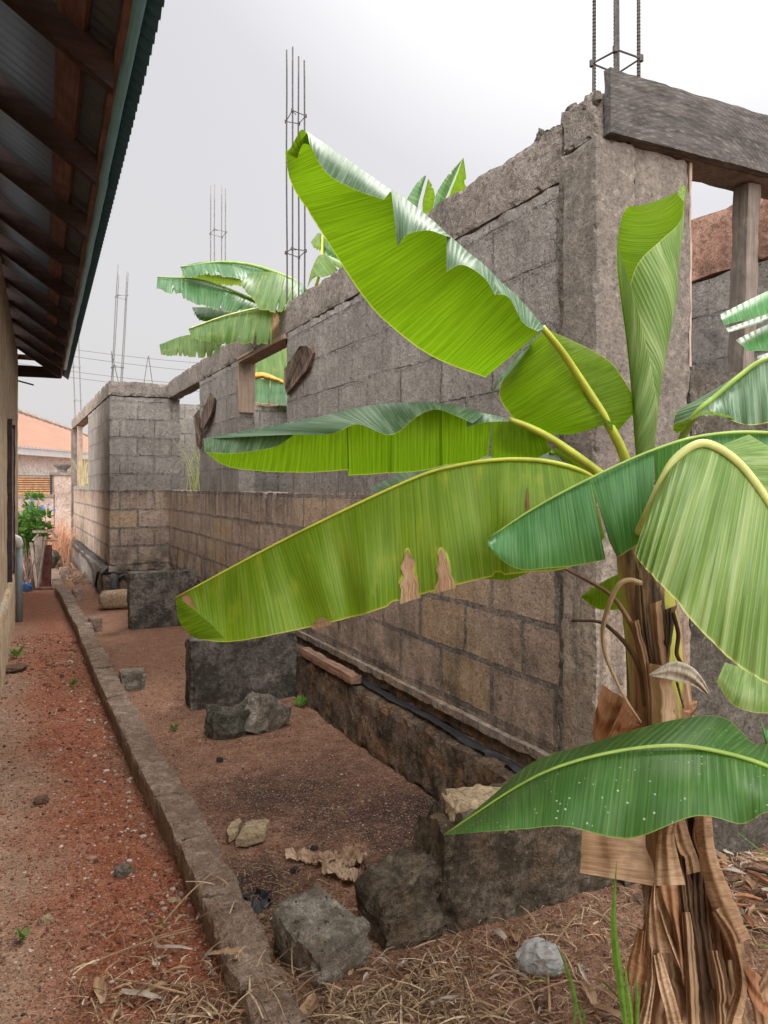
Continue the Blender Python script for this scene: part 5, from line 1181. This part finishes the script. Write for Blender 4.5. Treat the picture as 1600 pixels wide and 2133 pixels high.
# leaves seen through the window
bl(B3, [E([(640, 700), (590, 720), (550, 740), (520, 760)], [(640, 800), (600, 800), (560, 790), (530, 780)], 9.6, 9.3, 0, .03, seed=14), E([(640, 770), (600, 790), (560, 790), (515, 788)], [(640, 860), (600, 845), (560, 842), (515, 838)], 9.4, 9.1, 1, .03, seed=15), E([(600, 838), (570, 846), (540, 842)], [(600, 856), (570, 858), (540, 856)], 9.5, 9.5, 0, .05, seed=16), E([(520, 778), (550, 776), (590, 792)], [(520, 792), (550, 790), (590, 800)], 9.2, 9.2, 2, .2, seed=16)], [ML_far, ML_fard, mat_plain('withered_orange', (.55, .25, .04), .7)])
B4 = bgplant(910, 5.6, 3.0, 'banana plant behind the high wall with only two leaf tips showing above it')
B4b = bl(B4, [E([(935, 500, 5.4), (930, 440, 5.3), (948, 380, 5.2), (965, 328, 5.2)], [(960, 500), (975, 440), (975, 400), (966, 330)], 5.3, 5.2, 0, .03, .02, seed=17, pleat=.01), E([(935, 500), (922, 440), (938, 390), (965, 328)], [(905, 500), (903, 425), (925, 375), (960, 335)], 5.3, 5.25, 1, .03, .02, seed=18, pleat=.01)], [ML_glow, ML_fard], ([(915, 700, 5.6), (925, 540, 5.4), (928, 440, 5.28), (965, 330, 5.2)], (.03, .005), M_ribG))
bl(B4, [E([(880, 500), (870, 440), (878, 400), (888, 366)], [(850, 500), (845, 430), (862, 390), (884, 366)], 5.4, 5.4, 0, .04, .02, seed=19, pleat=.01), E([(885, 500), (880, 430), (885, 400), (892, 372)], [(905, 500), (908, 430), (905, 400), (900, 385)], 5.4, 5.35, 1, .04, .02, seed=20, pleat=.01)], [ML_fard, ML_glow])
# ------------------------------------------------------------------ litter, stones, small plants
rr = random.Random(21)
def gz(x, y): return .014*nz((x, y, 0), 1.4, 3)+.006*nz((x, y, 0), 7, 9)
# gravel
ICO = None
import bmesh
bm = bmesh.new(); bmesh.ops.create_icosphere(bm, subdivisions=1, radius=1); ICO = ([v.co.copy() for v in bm.verts], [[v.index for v in f.verts] for f in bm.faces]); bm.free()
def pebbles(name, pts, mat):
    m_ = MB()
    for (x, y, z, s) in pts:
        b_ = len(m_.v); sc_ = (s*rr.uniform(.7, 1.3), s*rr.uniform(.7, 1.3), s*rr.uniform(.4, .8)); a = rr.uniform(0, pi)
        for v in ICO[0]:
            k = rr.uniform(.8, 1.2); q = Vector((v.x*sc_[0]*k, v.y*sc_[1]*k, v.z*sc_[2]*k)); q = Vector((q.x*cos(a)-q.y*sin(a), q.x*sin(a)+q.y*cos(a), q.z)); m_.v.append(q+Vector((x, y, z)))
        for f in ICO[1]: m_.f.append([b_+i for i in f]); m_.mi.append(0); m_.uv.append([(0, 0)]*3)
    return m_.build(name, mat, smooth=False)
M_grav = mat_island('gravel_stones', [(0, (.05, .03, .025)), (.15, (.15, .055, .035)), (.4, (.26, .09, .05)), (.62, (.33, .16, .09)), (.84, (.32, .2, .14)), (.96, (.4, .32, .26)), (1, (.6, .53, .46))], .9)
pts = []
while len(pts) < 9000:
    y = 1.5+7*rr.random()**1.9; x = rr.uniform(-.35, .585)
    dens = .25+.75*max(0, min(1, (x-.0)/.4))
    if rr.random() > dens: continue
    s = rr.choice([.003, .003, .004, .004, .005, .007])*(1+.12*(y-1.5)); 
    if rr.random() < .03: s *= rr.uniform(1.6, 2.6)
    pts.append((x, y, gz(x, y)+s*.2, s))
while len(pts) < 12500:
    y = 1.9+5*rr.random()**1.5; x = rr.uniform(.74, 1.85); s = rr.choice([.002, .003, .003, .004, .005])*(1+.12*(y-1.5))
    pts.append((x, y, gz(x, y)+s*.2, s))
while len(pts) < 14500:
    y = rr.uniform(1.4, 2.2); x = rr.uniform(.7, 2.6); s = rr.choice([.003, .004, .005]); pts.append((x, y, gz(x, y)+s*.2, s))
tag(pebbles('gravel', pts, M_grav), 'loose red and pale gravel scattered over the dirt', 'gravel', kind='stuff')
pts = []
for i in range(60):
    y = 1.95+4*rr.random()**1.5; x = rr.uniform(.40, .57); s = rr.uniform(.006, .014); pts.append((x, y, gz(x, y)+.003, s))
tag(pebbles('pale_pebbles', pts, mat_island('pebble_pale', [(0, (.2, .18, .17)), (.5, (.42, .36, .3)), (1, (.66, .62, .57))])), 'pale pebbles gathered along the left foot of the kerb', 'pebbles', kind='stuff')
# single stones
M_st = mat_concrete('brown_stone', (.1, .06, .045), (.17, .1, .07), (.25, .16, .11), 3., .3, .006)
M_stk = mat_plain('charcoal', (.02, .018, .018), .9, .5, 80)
for (px, py, s, mt, lb, ct) in ((85, 1672, .028, M_st, 'dark brown stone alone on the left dirt lane', 'stone'), (28, 1398, .09, M_st, 'flat grey stone lying against the left house foot', 'stone'),
    (768, 1815, .016, M_stk, 'round black charcoal lump right of the crumpled dry leaf', 'charcoal'), (458, 1585, .017, M_stk, 'black lump on the dirt below the two loose rocks', 'charcoal'), (655, 1770, .014, M_stk, 'small black lump between the broken slab and the crumpled leaf', 'charcoal'),
    (614, 1815, .014, M_stk, 'black charcoal lump just left of the crumpled dry leaf', 'charcoal'), (95, 1920, .02, M_tan, 'orange tan stone at the lower left', 'stone'), (364, 1880, .018, M_tan, 'orange stone beside the near end of the kerb', 'stone'),
    (545, 1912, .012, M_tan, 'small tan stone between the kerb and the big chunk', 'stone'), (255, 1820, .03, M_rock, 'flat pale stone half buried in the middle of the lane', 'stone'), (1330, 1885, .03, M_st, 'brown clod below the hanging tan dry sheet', 'stone'), (1130, 2090, .02, M_purl, 'reddish stone under the plastic bag', 'stone')):
    m_ = MB(); c = G(px, py); m_.blob((c.x, c.y, s*.35), s*1.2, s, s*(.75 if s < .05 else .25), seed=px, amp=.45, n=14, boxy=.3); o = m_.build('charcoal_lump' if mt == M_stk else 'stone', mt); tag(o, lb, ct)
# broken slab pieces set in the dirt
for (poly, lb) in (([(472, 1740), (480, 1722), (500, 1715), (503, 1722), (494, 1742), (476, 1748)], 'smaller left piece of the broken flat slab in the dirt'), ([(500, 1742), (515, 1724), (552, 1716), (560, 1720), (552, 1745), (530, 1757), (492, 1760)], 'larger right piece of the broken flat slab in the dirt')):
    q = [G(a, b_, .02) for a, b_ in poly]; o = board('broken_slab', [Vector((p_.x, p_.y, .012)) for p_ in q], -.03, '', M_tan); tag(o, lb, 'slab')
# straw
M_straw = mat_island('straw', [(0, (.13, .075, .045)), (.35, (.27, .175, .105)), (.7, (.45, .32, .2)), (1, (.66, .53, .37))], .8, trans=.15)
m_ = MB()
def straw(x, y, L, w0, z0=.0, lift=.02):
    a = rr.uniform(0, 2*pi); dd = Vector((cos(a), sin(a), 0)); sd_ = Vector((-sin(a), cos(a), 0)); c = rr.uniform(-.09, .09)
    z = gz(x, y)+z0+.003; k0, k1 = rr.random()*lift, rr.random()*lift
    pts = [Vector((x, y, z))+dd*(L*s)+sd_*(c*L*s*s)+Vector((0, 0, k0*(1-s)+k1*s+.25*lift*sin(pi*s))) for s in (0, .25, .5, .75, 1)]
    m_.strip(pts, lambda t_: w0*(1-.5*t_), (sd_+Vector((0, 0, rr.uniform(-.6, .6)))).normalized(), 0, .25)
def inblock(x, y): return (.57 < x < .75 and rr.random() < .5) or (1.07 < x < 2.0 and 2.2 < y < 2.44) or (.7 < x < 1.0 and 2.1 < y < 2.5)
n = 0
while n < 5200:
    x = rr.uniform(.1, 3.2); y = rr.uniform(1.3, 2.35)
    if x < .8: p_ = 1.2*max(0, (2.35-y)/.9)*min(1, (x)/.4)+.02
    else: p_ = .95 if y < 2.15 else .6
    if x > 2.: p_ = 1.
    if rr.random() > p_ or inblock(x, y): continue
    straw(x, y, rr.uniform(.02, .15)**1.1, rr.choice([.0015, .002, .003, .004, .006]), lift=.03); n += 1
n = 0
while n < 420:
    x = rr.uniform(-.2, 1.8); y = 1.6+4*rr.random()**1.6
    if inblock(x, y): continue
    straw(x, y, rr.uniform(.015, .06), rr.uniform(.001, .003), lift=.006); n += 1
n = 0
while n < 300:
    x = rr.uniform(.74, 1.3); y = rr.uniform(2.35, 3.0)
    if inblock(x, y) or rr.random() > (3.1-y): continue
    straw(x, y, rr.uniform(.02, .08), rr.uniform(.001, .004), lift=.015); n += 1
for k in range(2600):
    px, py = rr.uniform(120, 1000), 2150-rr.random()**1.3*250
    if px < 420 and rr.random() > (px-60)/420*(py-1880)/200: continue
    if rr.random() > .25+.75*(py-1900)/250: continue
    c = G(px, py)
    if inblock(c.x, c.y): continue
    straw(c.x, c.y, rr.uniform(.02, .13), rr.choice([.0015, .002, .003, .005, .007]), lift=.03, z0=.085 if .59 < c.x < .73 and c.y > 1.9 else 0)
tag(m_.build('straw_litter', M_straw), 'chopped straw and dry grass litter over the dirt', 'straw', kind='stuff')
# bigger dry leaf scraps
GRP = 'dry leaf scraps on the ground'
def scrap(x, y, L, w0, a, curl, mat, z0=.01):
    m2 = MB(); dd = Vector((cos(a), sin(a), 0)); sd_ = Vector((-sin(a), cos(a), 0)); rows = []; uv = []; s0 = rr.random()*30
    for i in range(13):
        s = i/12; ww = w0*(.35+.65*sin(pi*min(1, s*.85+.12)))*(1+.3*nz((s*4, s0, 0), 1)); row = []; u_ = []
        for j in range(7):
            v = j/6-.5; q = Vector((x, y, gz(x, y)+z0))+dd*(L*(s-.5)+.0)+sd_*(v*ww+curl*.3*L*s*s); q.z += abs(v)*ww*curl*1.6+.02*L*4*s*(1-s)+.12*w0*nz((s*5, v*4, s0), 1, 3)
            q += nv((s*3, v*3, s0), 1.5)*.12*w0; row.append(q); u_.append((v*ww, s*.98))
        rows.append(row); uv.append(u_)
    m2.quadgrid(rows, uv); return m2.build('dry_leaf', mat, smooth=True)
LS = {id(M_dryA): 'tan', id(M_dryB): 'orange brown', id(M_dryS): 'pale grey'}
spots_ = [((205, 2080), .12, .035, 'cut dry leaf base at the lower left of the litter'), ((290, 2090), .13, .03, 'broad pale dry leaf in the litter left of the kerb'), ((320, 2075), .08, .025, 'folded dry leaf piece touching the pale leaf in the litter'), ((470, 2050), .1, .03, 'dry leaf lying over the near kerb end'),
  ((360, 1995), .12, .02, 'narrow split dry leaf left of the near kerb end'), ((650, 2120), .12, .04, 'twisted dry leaf at the bottom middle'), ((900, 2040), .1, .02, 'dry leaf blade right of the big concrete chunk'), ((1040, 1960), .07, .025, 'curled dry leaf above the plastic bag'),
  ((1075, 1965), .05, .025, 'small upright dry leaf by the plastic bag'), ((850, 2060), .08, .025, 'dry leaf under the big concrete chunk'), ((930, 2100), .09, .02, 'long dry leaf at the bottom centre'), ((1230, 2080), .1, .03, 'dry leaf beside the tall grass blade'), ((1270, 2120), .09, .03, 'pale dry leaf at the foot of the tall grass blade')]
for k, ((px, py), L_, w_0, lb) in enumerate(spots_):
    c = G(px, py); o = scrap(c.x, c.y, L_, w_0, rr.uniform(0, 2*pi), rr.uniform(.2, .8), [M_dryA, M_dryS, M_dryA][k % 3], .02 if px != 470 else .09); tag(o, lb, 'dry leaf', GRP)
m2 = MB(); uvd = []
def scrap_into(mb_, x, y, L, w0, a, curl, mi, z0):
    dd = Vector((cos(a), sin(a), 0)); sd_ = Vector((-sin(a), cos(a), 0)); rows = []; uv = []; s0 = rr.random()*30
    for i in range(10):
        s = i/9; ww = w0*(.3+.7*sin(pi*min(1, s*.85+.12)))*(1+.4*nz((s*4, s0, 0), 1)); row = []; u_ = []
        for j in range(6):
            v = j/5-.5; q = Vector((x, y, gz(x, y)+z0))+dd*(L*(s-.5))+sd_*(v*ww+curl*.3*L*s*s); q.z += abs(v)*ww*curl*1.6+.02*L*4*s*(1-s)+.15*w0*nz((s*5, v*4, s0), 1, 3)
            q += nv((s*3, v*3, s0), 1.5)*.15*w0; row.append(q); u_.append((v*ww+s0, s*.98))
        rows.append(row); uv.append(u_)
    mb_.quadgrid(rows, uv, mi)
for k in range(330):
    if k < 150: px, py = rr.uniform(1470, 1700), rr.uniform(1795, 1960)
    elif k < 190: px, py = rr.uniform(1050, 1330), rr.uniform(1930, 2150)
    elif k < 250: px, py = rr.uniform(760, 1100), rr.uniform(1990, 2150)
    else: px, py = rr.uniform(220, 740), rr.uniform(1900, 2150)
    c = G(px, py); big = k < 150
    scrap_into(m2, c.x, c.y, rr.uniform(.04, .12) if big else rr.uniform(.025, .09), rr.uniform(.008, .03) if big else rr.uniform(.004, .014), rr.uniform(0, 2*pi), rr.uniform(.2, 1.), rr.choice([0, 0, 1, 2, 3] if big else [0, 0, 0, 1, 2]), rr.uniform(.004, .05 if big else .02))
tag(m2.build('leaf_litter', [M_dryA, M_dryS, M_dryB, M_dryD], smooth=True), 'heaped brown and grey dry leaf litter around the banana stem', 'leaf litter', kind='stuff')
# long stalks
for k, (a, b_, w_0, lb) in enumerate((((320, 1955), (450, 1880), .007, 'straight pale cane leaning on the near kerb'), ((180, 2020), (400, 1955), .006, 'long thin cane left of the near kerb end'), ((260, 1990), (400, 1950), .005, 'thinner cane beside the long cane left of the kerb'), ((560, 2005), (650, 2050), .004, 'thin stalk crossing the near kerb end'),
      ((1110, 2050), (1200, 1925), .007, 'pale straw stalk behind the plastic bag'), ((1145, 2120), (1140, 2040), .008, 'short stalk below the plastic bag'), ((1000, 2133), (1190, 2060), .006, 'stalk slanting below the plastic bag'), ((380, 2128), (640, 2133), .009, 'bundle stalk along the bottom edge'), ((240, 2050), (390, 2092), .008, 'brown stalk with a black tip in the litter'), ((1460, 1802), (1640, 1804), .005, 'level stalk behind the banana stem'))):
    A_, B_ = G(*a), G(*b_); A_.z = .015; B_.z = .03 if k else .12
    m2 = MB(); m2.tube(catmull([A_, A_.lerp(B_, .5)+Vector((rr.uniform(-.01, .01), rr.uniform(-.01, .01), .008)), B_], 12), w_0*.5, w_0*.35, n=6); tag(m2.build('dry_stalk', M_dryA), lb, 'stalk')
# crumpled brown leaf mass
m_ = MB()
for k, (px, py, L_, w_0, a) in enumerate(((690, 1800, .17, .09, .1), (722, 1800, .12, .11, .9), (705, 1828, .13, .06, -.5), (728, 1838, .09, .05, 1.3), (622, 1792, .09, .05, .1), (655, 1802, .10, .035, .3), (748, 1800, .05, .08, 0.))):
    c = G(px, py); s0 = k*7.7; rows = []; uv = []
    for i in range(34):
        row = []; u_ = []
        for j in range(22):
            s, v = i/33-.5, j/21-.5; fx, fy = s*L_, v*w_0
            rd = 1-min(1, 2.2*abs(nz((fx*22, fy*26, s0), 1))); rd2 = 1-min(1, 2.2*abs(nz((fx*60, fy*60, s0+4), 1)))
            k_ = 1+.3*nz((s*5, v*5, s0), 1)
            q = Vector((c.x, c.y, .004))+RT*(cos(a)*fx*k_-sin(a)*fy*k_)+FW*(sin(a)*fx*k_+cos(a)*fy*k_)+nv((fx*12, fy*12, s0), 1)*.012; q.z = .006+.030*rd*rd+.008*rd2+.02*max(0, nz((fx*9, fy*9, s0), 1))
            row.append(q); u_.append((fy+s0*.01, i/34))
        rows.append(row); uv.append(u_)
    m_.quadgrid(rows, uv)
tag(m_.build('crumpled_leaf', mat_dry('crumpled_tan', (.3, .19, .12), (.47, .33, .23), (.6, .46, .34))), 'crumpled tan dry banana leaf lying in the sooty dirt', 'dry leaf')
# black bag scrap
m_ = MB(); c = G(525, 1880); rows = []
for i in range(22):
    rows.append([Vector((c.x, c.y, .012))+RT*((i/21-.5)*.14)+FW*((j/11-.5)*.12)+nv((i*.25, j*.3, 2), 1.)*.035 for j in range(12)])
for r_ in rows:
    for q in r_: q.z = max(.006, q.z)
m_.quadgrid(rows); tag(m_.build('plastic_scrap', M_blackpl), 'crumpled black plastic scrap beside the near kerb', 'plastic')
# clear plastic bag
t = NT('clear_plastic'); p = t.obj(); n1 = t.noise(p, 28, 4, .6); 
colr = t.mix(t.ramp(n1, [(.45, 0), (.6, 1)]), (.62, .64, .64), (.45, .5, .52)); colr = t.mix(t.ramp(t.noise(p, 16, 2), [(.66, 0), (.7, .7)]), colr, (.5, .12, .16))
sh = t.bsdf(colr, .25, t.bump(n1, .02, 1.), .6); tp = t.n('ShaderNodeBsdfTransparent', Color=(.9, .9, .9, 1)).outputs[0]
M_bag = t.done(t.n('ShaderNodeMixShader', i0=.55, i1=sh, i2=tp).outputs[0])
m_ = MB(); c = G(1135, 2040); m_.blob((c.x, c.y+.04, .042), 0.062, .05, .036, seed=5, amp=.4, n=36)
for i, q in enumerate(m_.v): m_.v[i] = q+nv(q, 12, 3)*.026+nv(q, 50, 3)*.006
tag(m_.build('plastic_bag', M_bag), 'crumpled clear plastic bag with a red print on the littered soil', 'plastic bag')
# green blades and sprouts
def blade(mb_, pts, w0):
    q = catmull(pts, 16); mb_.strip(q, lambda t_: w0*(.5+.9*t_ if t_ < .5 else 1.9*(1-t_)+.02), RT, 0, .2)
m_ = MB(); gb = G(1308, 2230); D_ = 1.52
blade(m_, [P(1312, 2200, D_), P(1292, 2050, D_), P(1278, 1920, D_), P(1285, 1790, D_+.04)], .017)
blade(m_, [P(1316, 2200, D_), P(1314, 2120, D_), P(1306, 2060, D_), P(1303, 2000, D_)], .012)
blade(m_, [P(1322, 2180, D_+.1), P(1328, 2110, D_+.1), P(1326, 2060, D_+.1), P(1325, 2030, D_+.1)], .009)
tag(m_.build('tall_grass', mat_island('fresh_grass', [(0, (.09, .22, .02)), (1, (.16, .32, .04))], .5, trans=.35)), 'tall bright green grass blades left of the banana stem foot', 'grass')
M_gb = mat_island('grass_green', [(0, (.08, .18, .02)), (1, (.16, .28, .05))], .55, trans=.3)
m_ = MB(); D_ = 1.75
blade(m_, [P(1195, 2150, D_), P(1195, 2080, D_), P(1178, 2010, D_), P(1150, 1950, D_)], .009); blade(m_, [P(1215, 2150, D_), P(1203, 2100, D_), P(1190, 2040, D_), P(1170, 1980, D_)], .007)
blade(m_, [P(1215, 2022, D_), P(1180, 2018, D_), P(1130, 2038, D_), P(1075, 2065, D_)], .008); blade(m_, [P(1225, 2150, D_), P(1215, 2110, D_), P(1205, 2085, D_)], .006); blade(m_, [P(1290, 2080, D_), P(1262, 2050, D_), P(1235, 2030, D_)], .007)
tag(m_.build('grass_tuft', M_gb), 'thin bending grass tuft beside the plastic bag', 'grass')
m_ = MB(); blade(m_, [P(1700, 1850, 1.9), P(1620, 1800, 1.95), P(1570, 1760, 2.), P(1520, 1720, 2.05)], .006); blade(m_, [P(1620, 1985, 2.), P(1590, 1968, 2.), P(1550, 1965, 2.)], .012)
tag(m_.build('grass_tuft', M_gb), 'single grass stems at the right edge behind the banana stem', 'grass')
def sprout(px, py, s, lb, cat='seedling'):
    m2 = MB(); c = G(px, py)
    for k in range(9):
        a = rr.uniform(0, 2*pi); e_ = rr.uniform(.3, 1.2); dd = Vector((cos(a)*cos(e_), sin(a)*cos(e_), sin(e_))); sv = dd.cross(UP).normalized(); b0_ = c+UP*s*.15
        m2.face([b0_, b0_+dd*s*.5+sv*s*.22, b0_+dd*s, b0_+dd*s*.5-sv*s*.22])
    m2.tube([c, c+UP*s*.4], s*.03, n=5)
    tag(m2.build('seedling', M_gb), lb, cat)
sprout(50, 1958, .045, 'small green seedling at the lower left'); sprout(362, 1522, .05, 'narrow green seedling between the kerb and the two loose rocks'); sprout(152, 1430, .06, 'low green weed in the left lane near its middle'); sprout(35, 1372, .12, 'yellowish weed against the left house foot', 'weed'); sprout(625, 1478, .09, 'green weed in the corner of the near stub wall', 'weed')
